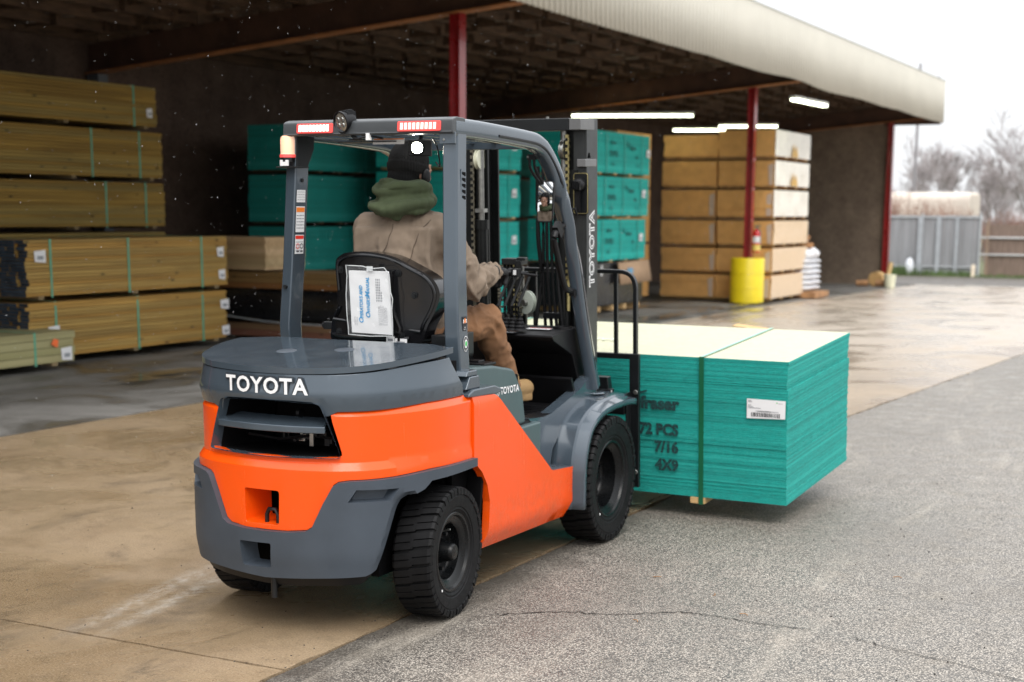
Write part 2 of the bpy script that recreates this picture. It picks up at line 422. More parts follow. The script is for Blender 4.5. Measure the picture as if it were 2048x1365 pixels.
# orange shell -------------------------------------------------
low = [(0, .440), (.10, .442), (.185, .450), (.213, .468), (.258, .565), (.296, .636), (.318, .650), (.36, .655), (.57, .657), (.76, .664), (SE, .660)]
upr = [(SE, .937), (.765, .936), (.6, .929), (.45, .926), (.315, .925), (.285, .915)]
opn = [(.330, .765), (.331, .752), (.318, .744), (.16, .740), (0, .740)]
right = low+upr+[(.292, .885)]+opn
poly = right+[(-a, b) for a, b in right[::-1][1:-1]]
HO = roundpoly([(-.105, .462), (.060, .462), (.064, .602), (-.108, .602)], .012, 3)
mb = MB(); fO = lambda u, v, t: Sf(u, d_or(u, v)-t, v)
xs_ = [SE*(-.985+1.97*i/40) for i in range(41)]
panel(mb, poly, fO, .03, holes=[HO], step=.024, creases=[[(x, .692) for x in xs_], [(x, .722) for x in xs_], [(x, .908) for x in xs_ if x > .31], [(x, .908) for x in xs_ if x < -.31]])
pocket(mb, HO, fO, .15, .86, back=False)
part('rear_body', mb, ORANGE, TRUCK, bevel=.006, ang=38, merge=.0004)
# tow pin in the pocket
mb = MB(); c = Sf(.01, -.035, .49)
mb.tube([c+Vector((x*.034, 0, z*.034)) for x, z in ((-.8, -1), (-.8, .2), (-.45, .85), (.45, .85), (.8, .2), (.8, -1))], .009, 8, up=(0, 1, 0)); mb.cyl(c+Vector((0, 0, -.34)), c+Vector((0, 0, -.03)), .013, 12)
part('tow_pin', mb, BLACK, TRUCK)
# grey band ------------------------------------------------------
gr = [(0, .966), (.12, .966), (.205, .962), (.238, .950), (.262, .905), (.278, .908), (.315, .925), (.45, .926), (.6, .929), (.765, .936), (SG1, .937), (SG2, 1.108), (.7, 1.098), (.5, 1.083), (.36, 1.076), (.17, 1.073), (0, 1.073)]
poly = gr+[(-a, b) for a, b in gr[::-1][1:-1]]
fG = lambda u, v, t: Sf(u, d_gr(u, v)-t, v)
band = part('counterweight_cover', panel(MB(), poly, fG, .03, step=.03, creases=[[(x, .985) for x in xs_ if abs(x) < SG2+.05]]), GREY, TRUCK, bevel=.004, merge=.0004)
# inner grey frame of the opening
opening = roundpoly([(-.331, .742), (0, .738), (.331, .742, .012), (.243, .958, .03), (0, .968), (-.243, .958, .03)], .01, 3)
mb = MB(); fI = lambda u, v, t: Sf(u, -.006-t, v)
L = resample(opening, .03); n = len(L); cc = Vector((0, .85))
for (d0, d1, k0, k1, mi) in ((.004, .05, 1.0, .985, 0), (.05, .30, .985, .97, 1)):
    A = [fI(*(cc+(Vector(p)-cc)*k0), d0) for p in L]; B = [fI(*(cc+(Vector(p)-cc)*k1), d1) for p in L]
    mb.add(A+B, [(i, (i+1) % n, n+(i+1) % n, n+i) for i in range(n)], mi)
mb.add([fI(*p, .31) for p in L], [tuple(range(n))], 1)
part('radiator_duct', mb, [GREY, DARK], TRUCK)
# curved fin across the opening
def lidring(s0, s1, n, dist): return [Sf(s0+(s1-s0)*i/n, dist, 0) for i in range(n+1)]
mb = MB(); A = lidring(-.285, .262, 22, -.022); Bk = lidring(-.27, .25, 22, -.13); zf = lambda i: .856+.002*i/22
for (za, zb) in ((.832, .872),):
    vs = []; 
    for i in range(23):
        a, b = A[i], Bk[i]
        vs += [(a.x, a.y, .838), (a.x, a.y, .866), (b.x, b.y, .892), (b.x, b.y, .845)]
    mb.add(vs, [(i*4+j, (i+1)*4+j, (i+1)*4+(j+1) % 4, i*4+(j+1) % 4) for i in range(22) for j in range(4)]+[(3, 2, 1, 0), (88, 89, 90, 91)])
part('grille_fin', mb, GREY, TRUCK, bevel=.005)
# machinery glimpsed behind the fin
mb = MB(); rr = random.Random(5)
for i in range(16):
    x = rr.uniform(-.05, .26); z = rr.uniform(.765, .825); y = -.40+rr.uniform(-.03, .05)
    mb.box((x, y, z), (rr.uniform(.01, .04), .02, rr.uniform(.008, .03)), rr.choice((0, 0, 1)))
mb.tube([(-.18, -.43, .80), (-.02, -.44, .79), (.12, -.43, .812), (.27, -.40, .80)], .006, 6, 0); mb.tube([(.0, -.42, .84), (.26, -.36, .835)], .004, 6, 0)
mb.box((.13, -.43, .80), (.018, .01, .06), 1); mb.cyl((.06, -.42, .9), (.075, -.42, .9), .02, 10, 0)
part('engine_parts', mb, [BLKP, STEEL], TRUCK)
# bumper -----------------------------------------------------------
bl = [(0, .244), (.25, .258), (.419, .264), (.465, .285), (.558, .517), (.59, .559), (.70, .590), (.742, .619), (SE, .628), (SE, .662)]
up = [(a, b-.001) for a, b in low[::-1]][1:]
right = bl+up
poly = right+[(-a, b) for a, b in right[::-1][1:-1]]
HB = roundpoly([(-.108, .285), (.030, .287), (.036, .390), (-.118, .388)], .01, 3)
NR = [(.352, .570), (.525, .567), (.562, .612), (.385, .620)]; NL = mir(NR)
mb = MB(); fB = lambda u, v, t: Sf(u, d_bu(u, v)-t, v)
panel(mb, poly, fB, .035, holes=[HB, NR, NL], step=.024, creases=[[(sg*.437, .272), (sg*.532, .555)] for sg in (1, -1)])
pocket(mb, HB, fB, .09, .84, back=False); pocket(mb, NR, fB, .045, .82); pocket(mb, NL, fB, .045, .82)
part('bumper', mb, GREYM, TRUCK, bevel=.010, ang=38, merge=.0004)
mb = MB(); sk = [(0, .205), (.25, .215), (.41, .222), (.45, .262), (.43, .285), (.25, .278), (0, .264)]
panel(mb, sk+[(-a, b) for a, b in sk[::-1][1:-1]], lambda u, v, t: Sf(u, -.012+(v-.26)*.5-t, v), .05, step=.04); part('lower_skirt', mb, BLKP, TRUCK, bevel=.004)
# body fill behind the shells (blocks the view through)
mb = MB(); ring = [Sf(SS[0]+(SS[-1]-SS[0])*i/60, -.055, 0) for i in range(61)]
for z0, z1 in ((.62, .736), (.972, 1.085)): mb.prism([(p.x, p.y) for p in ring if p.y < .14], lambda u, v, w: (u, v, w), z0, z1)
mb.bx(-.44, -.30, -.22, .14, .25, 1.0); mb.bx(.30, .44, -.22, .14, .60, 1.0); mb.bx(-.36, .36, -.30, .14, .22, .62)
mb.bx(-.34, .34, -.16, .14, .6, 1.0)
part('counterweight_core', mb, DARK, TRUCK)  # near-black colour stands in for shade seen through the open pockets
# deck -------------------------------------------------------------
def deckz(y): return 1.094+.052*max(0, (y+.575)/.58)**.9
P = [Sf(s, -.026, 0) for s in [SE*.925*(i/48*2-1) for i in range(49)]]
f_d = lambda u, v, t: Vector((u, v, deckz(v)-t))
pl = [(p.x, p.y) for p in P]
pl = roundpoly([(a, b, 0) for a, b in pl[1:-1]]+[(.505, .045, .02), (.40, .095, .02), (-.40, .095, .02), (-.505, .045, .02)], 0)
mb = MB(); panel(mb, pl, f_d, .024, step=.05)
pk = [tuple(Vector(p)*.97) for p in pl]
deck = part('counterweight_deck', mb, GREY, TRUCK, bevel=.011, seg=3, ang=40)
for x, y in ((-.13, -.22), (.10, -.13)): mb = MB(); mb.lathe([(.0, .003), (.040, .002), (.046, -.001)], (x, y, deckz(y)), (0, -.09, 1), 24); part('lifting_cap', mb, GREYM, deck)
# raised maker's letters on the counterweight
def fl(a, b, w): return Sf(a, d_gr(a, 1.02)+.002+w, 1.021+b-.02*a*0)
mb = MB()
text_mb(mb, 'TOYOTA', .088, lambda a, b, w: fl(a*1.02-.006, b, .0055), 0, bold=.0022, space=1.12, xs=1.0)
text_mb(mb, 'TOYOTA', .088, lambda a, b, w: fl(a*1.02-.006, b, .0030), 1, bold=.0062, space=1.12, xs=1.0)
text_mb(mb, 'TOYOTA', .088, lambda a, b, w: fl(a*1.02-.006, b, .0020), 2, bold=.0085, space=1.12, xs=1.0)
tpart('lettering', mb, [LETW, GREY, INK], TRUCK)
# side panels --------------------------------------------------------
side = [(.192, .632), (.192, .925), (.40, .915), (.425, .905), (.985, .500), (1.005, .482), (1.03, .474), (1.315, .452), (1.30, .35), (1.232, .205), (.308, .225), (.335, .32), (.345, .44), (.32, .52), (.27, .585), (.22, .622)]
side = roundpoly([(a, b, {1: .0, 3: .03, 4: .03, 6: .02}.get(i, .006)) for i, (a, b) in enumerate(side)], .006)
for sx in (1, -1):
    def fS(u, v, t, sx=sx):
        ins = .52*max(0, .300-.03*(u-.3)-v)+.35*max(0, v-.895)+.30*max(0, u-1.27)
        return Vector((sx*(.548-ins-t), u, v))
    mb = MB(); panel(mb, side, fS, .035, step=.035)
    part('side_panel', mb, ORANGE, TRUCK, bevel=.007, ang=30, merge=.0004)
    mb = MB(); mb.box((sx*.50, .29, .50), (.07, .02, .42), rot=Matrix.Rotation(-.15, 3, 'X')); mb.bx(sx*.44, sx*.46, .15, .45, .2, .7)
    part('wheel_arch', mb, DARK, TRUCK)
    # cap on top of the panel, under the guard pillar
    mb = MB(); mb.prism([(.150, .926), (.43, .914), (.50, .925), (.40, .955), (.20, .955), (.155, .94)], lambda u, v, w: (w, u, v), sx*.43, sx*.544); mb.prism([(.16, .955), (.30, .955), (.285, 1.01), (.20, 1.01)], lambda u, v, w: (w, u, v), sx*.44, sx*.525)
    mb.prism([(.17, 1.01), (.28, 1.01), (.275, 1.035), (.19, 1.035)], lambda u, v, w: (w, u, v), sx*.445, sx*.520)
    part('pillar_foot', mb, GREY, TRUCK, bevel=.006)
    # step
    mb = MB(); mb.prism([(1.005, .478), (1.03, .458), (1.31, .440), (1.31, .454), (1.04, .474), (1.02, .49)], lambda u, v, w: (w, u, v), sx*.36, sx*.545)
    for i in range(5):
        for j in range(3): mb.box((sx*(.40+.045*j), 1.06+.05*i, .474-.0045*i), (.022, .012, .012))
    part('step', mb, BLKP if sx < 0 else GREYM, TRUCK, bevel=.002)
    # front fender: arched band
    rim = smoothp([(0, 1.262, .10), (0, 1.262, .235), (0, 1.268, .455), (0, 1.315, .59), (0, 1.39, .675), (0, 1.56, .735), (0, 1.82, .752), (0, 2.0, .742)], 5)[5:]
    mb = MB(); vs = []; sec = [(.405, .012), (.46, .006), (.538, .002), (.546, -.010), (.602, -.022), (.606, -.034), (.606, -.05)]
    k = len(sec)
    for i, p in enumerate(rim):
        a = rim[max(i-1, 0)]; b = rim[min(i+1, len(rim)-1)]; t = (b-a).normalized(); nr = Vector((0, -t.z, t.y))
        for x, d in sec: q = p+nr*d; vs.append((sx*x, q.y, q.z))
        q = p-nr*.045; 
    fs = [(i*k+j, (i+1)*k+j, (i+1)*k+j+1, i*k+j+1) for i in range(len(rim)-1) for j in range(k-1)]
    mb.add(vs, fs)
    o = part('front_fender', mb, GREY, TRUCK, ang=18); sd = o.modifiers.new('s', 'SOLIDIFY'); sd.thickness = .012; sd.offset = -1
    # cowl between floor and fender
    cw_ = [(.955, .728), (1.13, .716), (1.22, .722), (1.40, .762), (1.60, .81), (1.70, .86), (1.78, .86), (1.80, .745), (1.57, .70), (1.35, .625), (1.24, .54), (1.21, .45), (1.05, .45), (1.05, .6), (1.0, .70)]
    mb = MB(); panel(mb, cw_, lambda u, v, t: Vector((sx*(.448-t), u, v)), .06, step=.05); part('cowl_side', mb, GREY, TRUCK, bevel=.008)
    # box below the hood
    mb = MB(); mb.bx(sx*.36, sx*.475, .76, 1.045, .44, .708); part('step_box', mb, GREYG, TRUCK, bevel=.012, seg=3)
# hood under the seat
hp = roundpoly([(.02, .70), (.915, .715), (.89, .87, .05), (.80, .985, .06), (.60, 1.018, .04), (.02, 1.05)], .02, 5)
mb = MB(); mb.prism(hp, lambda u, v, w: (w-(.0 if abs(w) < .3 else math.copysign((v-.7)*.04, w)), u, v), -.455, .455)
hood = part('engine_hood', mb, GREYG, TRUCK, bevel=.022, seg=4)
mb = MB(); mb.box((.37, .60, 1.024), (.10, .12, .012)); mb.box((.35, .60, 1.034), (.05, .06, .012)); part('hood_latch', mb, BLKP, hood, bevel=.003)
def fh(a, b, w=0): return Vector((.455-(.895+b-.7)*.04+.0025+w, .72+a, .893+b-.02*a))
mb = MB(); text_mb(mb, 'TOYOTA', .046, lambda a, b, w: fh(a+.024, b), 0, bold=.0012, space=1.05); 
def ringv(cx, cy, rx, ry, w, n=28):
    A = [fh(cx+(rx-w)*cos(2*pi*i/n), cy+(ry-w)*sin(2*pi*i/n)) for i in range(n)]+[fh(cx+(rx+w)*cos(2*pi*i/n), cy+(ry+w)*sin(2*pi*i/n)) for i in range(n)]
    mb.add(A, [(i, (i+1) % n, n+(i+1) % n, n+i) for i in range(n)])
ringv(-.115, 0, .028, .022, .002); ringv(-.115, .0, .009, .019, .0018); ringv(-.115, .009, .021, .008, .0018)
tpart('hood_lettering', mb, LETW, TRUCK)
# floor, dash
mb = MB(); mb.bx(-.44, .445, .86, 1.62, .700, .722); mb.box((0, 1.56, .78), (.86, .02, .2), rot=Matrix.Rotation(.5, 3, 'X'))
for i in range(9): mb.bx(-.30, .36, .96+.055*i, .967+.055*i, .722, .727)
part('floor_mat', mb, BLKP, TRUCK)
mb = MB(); dp = roundpoly([(1.74, .74), (1.60, .98), (1.36, 1.070), (1.335, 1.098, .01), (1.60, 1.118, .02), (1.76, 1.115, .02), (1.82, .74)], .015, 4)
mb.prism(dp, lambda u, v, w: (w, u, v), .02, .395); mb.prism([(1.62, .74), (1.45, 1.0), (1.40, 1.18), (1.62, 1.18), (1.80, .74)], lambda u, v, w: (w, u, v), -.46, .02)
dash = part('dashboard', mb, BLKP, TRUCK, bevel=.008)
mb = MB(); mb.lathe([(.056, 0), (.056, .014), (.044, .014), (.042, -.004), (0, -.004)], (.335, 1.60, 1.112), (0, 0, 1), 24); part('cup_holder', mb, BLKP, dash)
decal('warning_label', (.12, 1.355, 1.106), (1, 0, 0), (0, 1, .06), .15, .07, dash, 3, INK, WHITE, ORL, 3); decal('control_label', (.25, 1.50, 1.1165), (1, 0, 0), (0, 1, .06), .13, .05, dash, 3, WHITE, INKG, REDL, 4)
# control levers with bellows
for i in range(4):
    x = .072+.038*i; y0 = 1.40; mb = MB()
    mb.tube([(x, y0, 1.18), (x, y0-.02, 1.20), (x-.006, y0-.01, 1.235), (x+.03, y0+.05, 1.385), (x+.028, y0+.03, 1.405), (x-.02, y0-.04, 1.408)], .0075, 8)
    lv = part('control_lever', mb, BLACK, TRUCK)
    mb = MB(); mb.lathe([(.036-.003*k-.005*(k % 2), .009*k) for k in range(9)]+[(0, .075)], (x, y0, 1.115), (0, 0, 1), 14); part('bellows', mb, BLKP, lv)
    mb = MB(); mb.ball((x-.03, y0-.055, 1.41), (.021, .028, .021), nu=12, nv=8); part('lever_knob', mb, BLKP, lv)
mb = MB(); mb.box((.275, 1.17, 1.415), (.035, .045, .04)); mb.tube([(.15, 1.10, 1.42), (.28, 1.18, 1.415), (.35, 1.26, 1.40)], .006, 8)
sw = part('direction_switch', mb, BLKP, TRUCK, bevel=.004)
mb = MB(); mb.box((.277, 1.148, 1.418), (.016, .004, .024)); part('switch_button', mb, WHITE, sw)
# steering wheel
mb = MB(); c = Vector((-.07, 1.02, 1.33)); ax = Vector((0, -.42, .9)).normalized(); a = Vector((1, 0, 0)); b = ax.cross(a)
mb.tube([c+a*.175*cos(2*pi*i/36)+b*.175*sin(2*pi*i/36) for i in range(36)], .014, 10, up=ax, close=True)
mb.tube([c, c-ax*.04, c-ax*.5+Vector((0, .12, 0))], [.03, .035, .045], 12)
for t in (.5, 2.6, 4.7): mb.tube([c-ax*.02, c+a*.17*cos(t)+b*.17*sin(t)], .01, 8)
mb.ball(c+a*-.12+b*.1+ax*.04, .022); part('steering_wheel', mb, BLKP, TRUCK)
# seat -----------------------------------------------------------------
SH = [(-.201, 1.361), (-.205, 1.478), (-.175, 1.512), (-.129, 1.527), (-.026, 1.533), (.10, 1.516), (.189, 1.475), (.275, 1.425), (.309, 1.36), (.294, 1.29), (.25, 1.205), (.232, 1.15), (.20, 1.105), (-.243, 1.105), (-.261, 1.143), (-.243, 1.224), (-.204, 1.275)]
SH = [(p.x, p.y) for p in smoothp([(a, b, 0) for a, b in SH[:13]], 4)]+SH[13:]; SH = roundpoly([(a, b, .02) for a, b in SH], .02, 3)
def fseat(u, v, t):
    y = .285+.28*u*u*2+.10*(v-1.1)*-.6
    rim_ = 0
    return Vector((u, y-.03*0+t, v))
mb = MB(); panel(mb, SH, fseat, .09, step=.04)
shell = part('seat_shell', mb, BLKG, TRUCK, bevel=.016, seg=4, ang=40)
mb = MB()
ins = [tuple(Vector((.01, 1.32))+(Vector(p)-Vector((.01, 1.32)))*.93) for p in SH if p[1] > 1.17]
mb.tube([fseat(a, b, -.004) for a, b in ins], .008, 8, up=(0, 1, 0)); mb.tube([fseat(a, b, -.004) for a, b in ((.10, 1.45), (.085, 1.36), (.10, 1.27), (.13, 1.20), (.12, 1.12))], .010, 8, up=(0, 1, 0))
mb.tube([fseat(a, b, -.002) for a, b in ((-.24, 1.155), (-.17, 1.15), (.0, 1.15), (.17, 1.152))], .010, 8, up=(0, 1, 0))
part('shell_rib', mb, BLKG, shell)
for (a, b) in ((-.175, 1.45), (.13, 1.44), (.20, 1.345), (-.20, 1.17), (.135, 1.165)):
    mb = MB(); p = fseat(a, b, 0); mb.lathe([(.016, 0), (.016, -.004), (.009, -.004), (.008, -.010), (0, -.010)], p, (0, 1, 0), 14); part('shell_bolt', mb, BLACK, shell)
mb = MB(); mb.box((-.29, .36, 1.19), (.05, .035, .035)); mb.cyl((-.325, .36, 1.19), (-.26, .36, 1.19), .014, 10); mb.box((-.02, .34, 1.085), (.44, .10, .035)); mb.box((.30, .46, 1.12), (.08, .26, .10)); part('seat_hinge', mb, BLACK, TRUCK, bevel=.004)
mb = MB(); mb.box((0, .58, 1.075), (.48, .44, .10)); mb.box((0, .41, 1.30), (.38, .05, .36), rot=Matrix.Rotation(.12, 3, 'X')); part('seat_cushion', mb, BLKP, TRUCK, bevel=.03, seg=4)
mb = MB(); mb.box((.318, .50, 1.28), (.022, .05, .125), rot=Matrix.Rotation(.25, 3, 'X')@Matrix.Rotation(.2, 3, 'Y')); part('belt_buckle', mb, M('orange_plastic', (.95, .10, .02), .35), TRUCK, bevel=.008)
mb = MB(); mb.tube([(.29, .40, 1.14), (.30, .43, 1.20), (.315, .48, 1.24)], .018, 8); mb.tube([(.24, .35, 1.10), (.27, .40, 1.16), (.25, .44, 1.11), (.31, .42, 1.12)], .008, 6); part('belt_stalk', mb, BLKP, TRUCK)
f = plane_f(fseat(.085, 1.135, -.013), (1, .18, 0), (0, 0, 1)); mb = MB()
mb.add([f(-.02, -.025), f(.02, -.025), f(.02, .025), f(-.02, .025), f(.022, -.012), f(.08, -.014, .004), f(.08, .016, .004), f(.022, .018)], [(0, 1, 2, 3), (4, 5, 6, 7)])
mb.add([f(-.012, .005, .001), f(.012, .005, .001), f(.012, .016, .001), f(-.012, .016, .001), f(.03, -.004, .004), f(.07, -.005, .006), f(.07, .004, .006), f(.03, .005, .004)], [(0, 1, 2, 3), (4, 5, 6, 7)], 1)
tpart('seat_label', mb, [WHITE, INKG], shell)
# overhead guard -------------------------------------------------------
rect = lambda w, h: [(-w/2, -h/2), (w/2, -h/2), (w/2, h/2), (-w/2, h/2)]
rrect = lambda w, h, r: roundpoly([(a, b) for a, b in rect(w, h)], r, 3)
for sx in (1, -1):
    # rear pillar: bent flat post
    mb = MB(); pth = [(sx*.404, .29, 2.05), (sx*.404, .285, 1.90), (sx*.418, .26, 1.45), (sx*.432, .245, 1.20), (sx*.434, .26, 1.03), (sx*.430, .30, .95)]
    vs = []; W2, D2 = .032, .052
    for i, p in enumerate(pth):
        dd = D2 if i > 0 else .05
        for a, b in ((-W2, -dd), (W2, -dd*.72), (W2, dd), (-W2, dd)): vs.append((p[0]+a*sx if sx > 0 else p[0]-a, p[1]+b, p[2]))
    mb.add(vs, [(i*4+j, (i+1)*4+j, (i+1)*4+(j+1) % 4, i*4+(j+1) % 4) for i in range(len(pth)-1) for j in range(4)]+[(0, 1, 2, 3), (20, 21, 22, 23)])
    rp = part('rear_pillar', mb, GREY, TRUCK, bevel=.008, seg=3)
    # roof rail and front pillar in one bend
    rail = smoothp([(sx*.404, .24, 2.062), (sx*.404, .50, 2.060), (sx*.404, .95, 2.046), (sx*.405, 1.10, 2.032), (sx*.407, 1.20, 1.99), (sx*.410, 1.31, 1.89), (sx*.417, 1.42, 1.70), (sx*.425, 1.53, 1.47), (sx*.436, 1.63, 1.15), (sx*.446, 1.765, .80)], 6)
    mb = MB(); mb.sweep(rail, rrect(.066, .082, .02), up=(0, -.55, 1)); fp = part('guard_rail', mb, GREY, TRUCK, ang=50)
    mb = MB(); rl2 = [p+Vector((sx*.034, 0, -.012)) for p in rail[8:-2]]; mb.sweep(rl2, rrect(.006, .012, .002), up=(0, -.55, 1)); part('rail_bead', mb, BLKP, fp)
    mb = MB(); mb.lathe([(.0, .006), (.052, .006), (.058, 0)], (sx*.446, 1.78, .765), (0, 0, 1), 16); part('rail_foot', mb, GREY, fp)
    if sx > 0:
        mb = MB(); f = plane_f((.4372, .30, 1.82), (0, 1, .0), (0, 0, 1))
        mb.prism(roundpoly([(-.022, -.075), (.024, -.070), (.024, .075), (-.022, .070)], .008, 3), lambda u, v, w: f(u, v, w), -.006, .0025)
        vent = part('vent_plate', mb, GREY, rp, ang=30)
        mb = MB()
        for k in range(5): mb.prism([(-.012, -.052+k*.025), (.016, -.060+k*.025), (.016, -.044+k*.025), (-.012, -.042+k*.025)], lambda u, v, w: f(u, v, w), .001, .0045)
        part('vent_slot', mb, DARK, rp)
        mb = MB(); mb.box((.400, .232, 2.018), (.075, .012, .05)); mb.cyl((.385, .228, 2.01), (.385, .222, 2.01), .006, 8, 1); part('corner_bracket', mb, [GREY, STEEL], rp, bevel=.002)
        f = plane_f((.4640, .262, 1.232), (0, 1, 0), (0, 0, 1)); mb = MB()
        mb.prism(roundpoly(rect(.036, .062), .006, 3), lambda u, v, w: f(u, v, w), 0, .0012, 0)
        text_mb(mb, 'SAS', .021, lambda a, b, w: f(a, b+.010, .002), 1, bold=.0012, space=.95); text_mb(mb, 'A', .026, lambda a, b, w: f(a, b+.013, .0026), 2, bold=.002)
        text_mb(mb, 'STABILITY', .0055, lambda a, b, w: f(a, b-.024, .002), 1); text_mb(mb, 'ACTIVE', .0055, lambda a, b, w: f(a, b-.016, .002), 1)
        tpart('system_sticker', mb, [INK, LETW, ORL], rp)
        f2 = plane_f((.4665, .268, 1.145), (0, 1, 0), (0, 0, 1)); mb = MB(); N = 28
        disc = lambda r, w, m: mb.add([f2(r*.72*cos(2*pi*i/N), r*sin(2*pi*i/N), w) for i in range(N)], [tuple(range(N))], m)
        disc(.034, .0008, 1); disc(.031, .0014, 0); disc(.019, .002, 1); disc(.012, .0026, 2)
        for i, ch in enumerate('TIER4'): 
            t = pi*.85-i*.42; text_mb(mb, ch, .009, lambda a, b, w: f2((a+.025*cos(t))*.72, b+.025*sin(t), .002), 1)
        for i, ch in enumerate('FINAL'):
            t = -pi*.80+i*.38; text_mb(mb, ch, .009, lambda a, b, w: f2((a+.025*cos(t))*.72, b+.025*sin(t), .002), 1)
        tpart('round_sticker', mb, [INK, LETW, GRNL], rp)
    else:
        u = Vector((0, 1, 0)); 
        for nm, z, h, hd, sd_, b0 in (('maker_plate', 1.775, .055, None, 6, WHITE), ('warning_label', 1.672, .115, ORL, 7, WHITE), ('pictogram_label', 1.560, .085, REDL, 8, WHITE)):
            x = -.3705-.031*(1.9-z); y = .262-.056*(1.9-z)
            de = decal(nm, (x, y+.016, z), (0, 1, 0), (.03, .05, 1), .068, h, rp, 5 if h > .1 else 4, b0, INKG, hd, sd_)
        mb = MB(); g = plane_f((-.3695-.031*.34, .257, 1.548), (0, 1, 0), (.03, .05, 1)); N = 20
        for cx in (-.014, .016):
            for k, r in ((0, .011),):
                A = [g(cx+(r-.0015)*cos(2*pi*i/N), (r-.0015)*sin(2*pi*i/N)+.004, .003) for i in range(N)]+[g(cx+(r+.0015)*cos(2*pi*i/N), (r+.0015)*sin(2*pi*i/N)+.004, .003) for i in range(N)]
                mb.add(A, [(i, (i+1) % N, N+(i+1) % N, N+i) for i in range(N)], 0 if cx > 0 else 1)
            mb.add([g(cx-.01, -.022, .003), g(cx+.01, -.022, .003), g(cx+.01, -.016, .003), g(cx-.01, -.016, .003)], [(0, 1, 2, 3)], 0)
        tpart('pictogram', mb, [INK, REDL], rp)
        mb = MB(); mb.cyl((-.373, .28, 1.845), (-.368, .28, 1.845), .009, 10); mb.cyl((-.422, .25, 1.37), (-.422, .195, 1.37), .009, 10); part('pillar_plug', mb, BLACK, rp)
# rear cross beam with lights
mb = MB(); sec = roundpoly([(.200, 2.034), (.206, 2.094), (.245, 2.106, .02), (.32, 2.104), (.32, 2.04)], .012, 4)
mb.prism(sec, lambda u, v, w: (w, u+.012*abs(w)*1.2, v), -.422, .436)
beam = part('guard_beam', mb, M('beam_grey', (.045, .050, .054), .42, var=.1, coat=.1), TRUCK, bevel=.014, seg=4)
for x0, x1 in ((-.345, -.158), (.170, .380)):
    mb = MB(); f = plane_f(((x0+x1)/2, .2055, 2.068), (1, 0, 0), (0, .1, 1)); w = (x1-x0)/2
    mb.prism(roundpoly([(-w, -.021), (w, -.021), (w, .021), (-w, .021)], .006, 3), lambda a, b, d: f(a, b, d), -.01, .002)
    tl = part('tail_light', mb, REDLENS, beam, bevel=.002)
    mb = MB(); n = 9
    for k in range(n):
        a = -w*.86+k*w*1.72/n; mb.prism([(a, -.014), (a+w*.13, -.014), (a+w*.13, .014), (a, .014)], lambda a, b, d: f(a, b, d), .001, .0032)
    part('light_element', mb, LEDS if x0 < 0 else M('pale_led', (.85, .5, .45), .3, emit=(1, .5, .42), es=.9), tl)
# roof bars, front beam, clear roof sheet
for i in range(6): mb = MB(); mb.box((-.30+.12*i, .72, 2.055), (.022, .84, .04)); part('roof_bar', mb, GREY, TRUCK, bevel=.004)
mb = MB(); mb.box((0, 1.14, 2.03), (.80, .04, .045)); part('front_beam', mb, GREY, TRUCK, bevel=.004)
mb = MB(); mb.box((0, .72, 2.080), (.74, .80, .006)); part('roof_sheet', mb, CLEARP, TRUCK)
mb = MB(); mb.box((-.05, .36, 2.012), (.30, .10, .004)); part('roof_plate', mb, BLACK, TRUCK)
decal('guard_warning_label', (.06, .318, 2.012), (1, 0, 0), (0, .2, 1), .16, .026, TRUCK, 1, WHITE, INKG, ORL, 9)
# round spot lamp on the beam
R = Matrix.Rotation(radians(-18), 3, 'Z')@Matrix.Rotation(radians(12), 3, 'X')
def loc(c, R): return lambda p: Vector(c)+R@Vector(p)
mb = MB(); g = loc((-.107, .205, 2.092), R)
mb.lathe([(0, .052), (.036, .052), (.041, .04), (.043, .0), (.047, -.004), (.047, -.012), (.042, -.012)], g((0, 0, 0)), R@Vector((0, 1, 0)), 24)
for k in range(7): mb.box(g((-.030+.010*k, .035, .034-.002*(k-3)**2*.6)), (.003, .045, .026), rot=R)
mb.tube([g((.03, .02, -.03)), (-.07, .24, 2.035), (-.07, .26, 2.02)], .009, 8); mb.box((-.07, .27, 2.018), (.06, .05, .006))
sp = part('spot_lamp', mb, BLKP, TRUCK, ang=40)
mb = MB(); mb.lathe([(0, -.0085), (.025, -.0075), (.0405, -.004)], g((0, 0, 0)), R@Vector((0, 1, 0)), 24); part('lamp_glass', mb, GLASS, sp)
mb = MB()
for a, b in ((-.014, .012), (.014, .012), (-.014, -.012), (.014, -.012)): mb.lathe([(0, -.014), (.008, -.013), (.011, -.009)], g((a, 0, b)), R@Vector((0, 1, 0)), 10)
part('lamp_cell', mb, STEEL, sp)
mb = MB(); mb.tube(smoothp([(-.08, .23, 2.04), (-.04, .21, 2.02), (.02, .22, 2.030), (.08, .24, 2.02)], 5), .005, 6); mb.box((.02, .215, 2.028), (.018, .018, .03), 1); part('lamp_cable', mb, [BLKP, LETW], TRUCK); mb = MB(); mb.tube(smoothp([(.29, .3, 2.02), (.32, .28, 1.99), (.335, .27, 1.95), (.33, .29, 1.90), (.305, .3, 1.92)], 5), .0035, 6); part('lamp_cable', mb, [BLKP, LETW], TRUCK)
# lit work lamp
mb = MB(); c = Vector((.172, .37, 1.985)); R = Matrix.Rotation(radians(22), 3, 'Z')
mb.box(c+Vector((0, .03, 0)), (.10, .05, .07), rot=R); mb.tube([c+Vector((0, .03, .03)), c+Vector((0, .05, .08))], .01, 8)
mb.lathe([(.026, -.006), (.034, -.006), (.036, .01)], c, R@Vector((0, 1, 0)), 20); wl = part('work_lamp', mb, BLKP, TRUCK, bevel=.004)
mb = MB(); mb.lathe([(0, -.003), (.022, -.002), (.025, .004)], c, R@Vector((0, 1, 0)), 20); part('lamp_face', mb, LAMP, wl, bevel=.01)
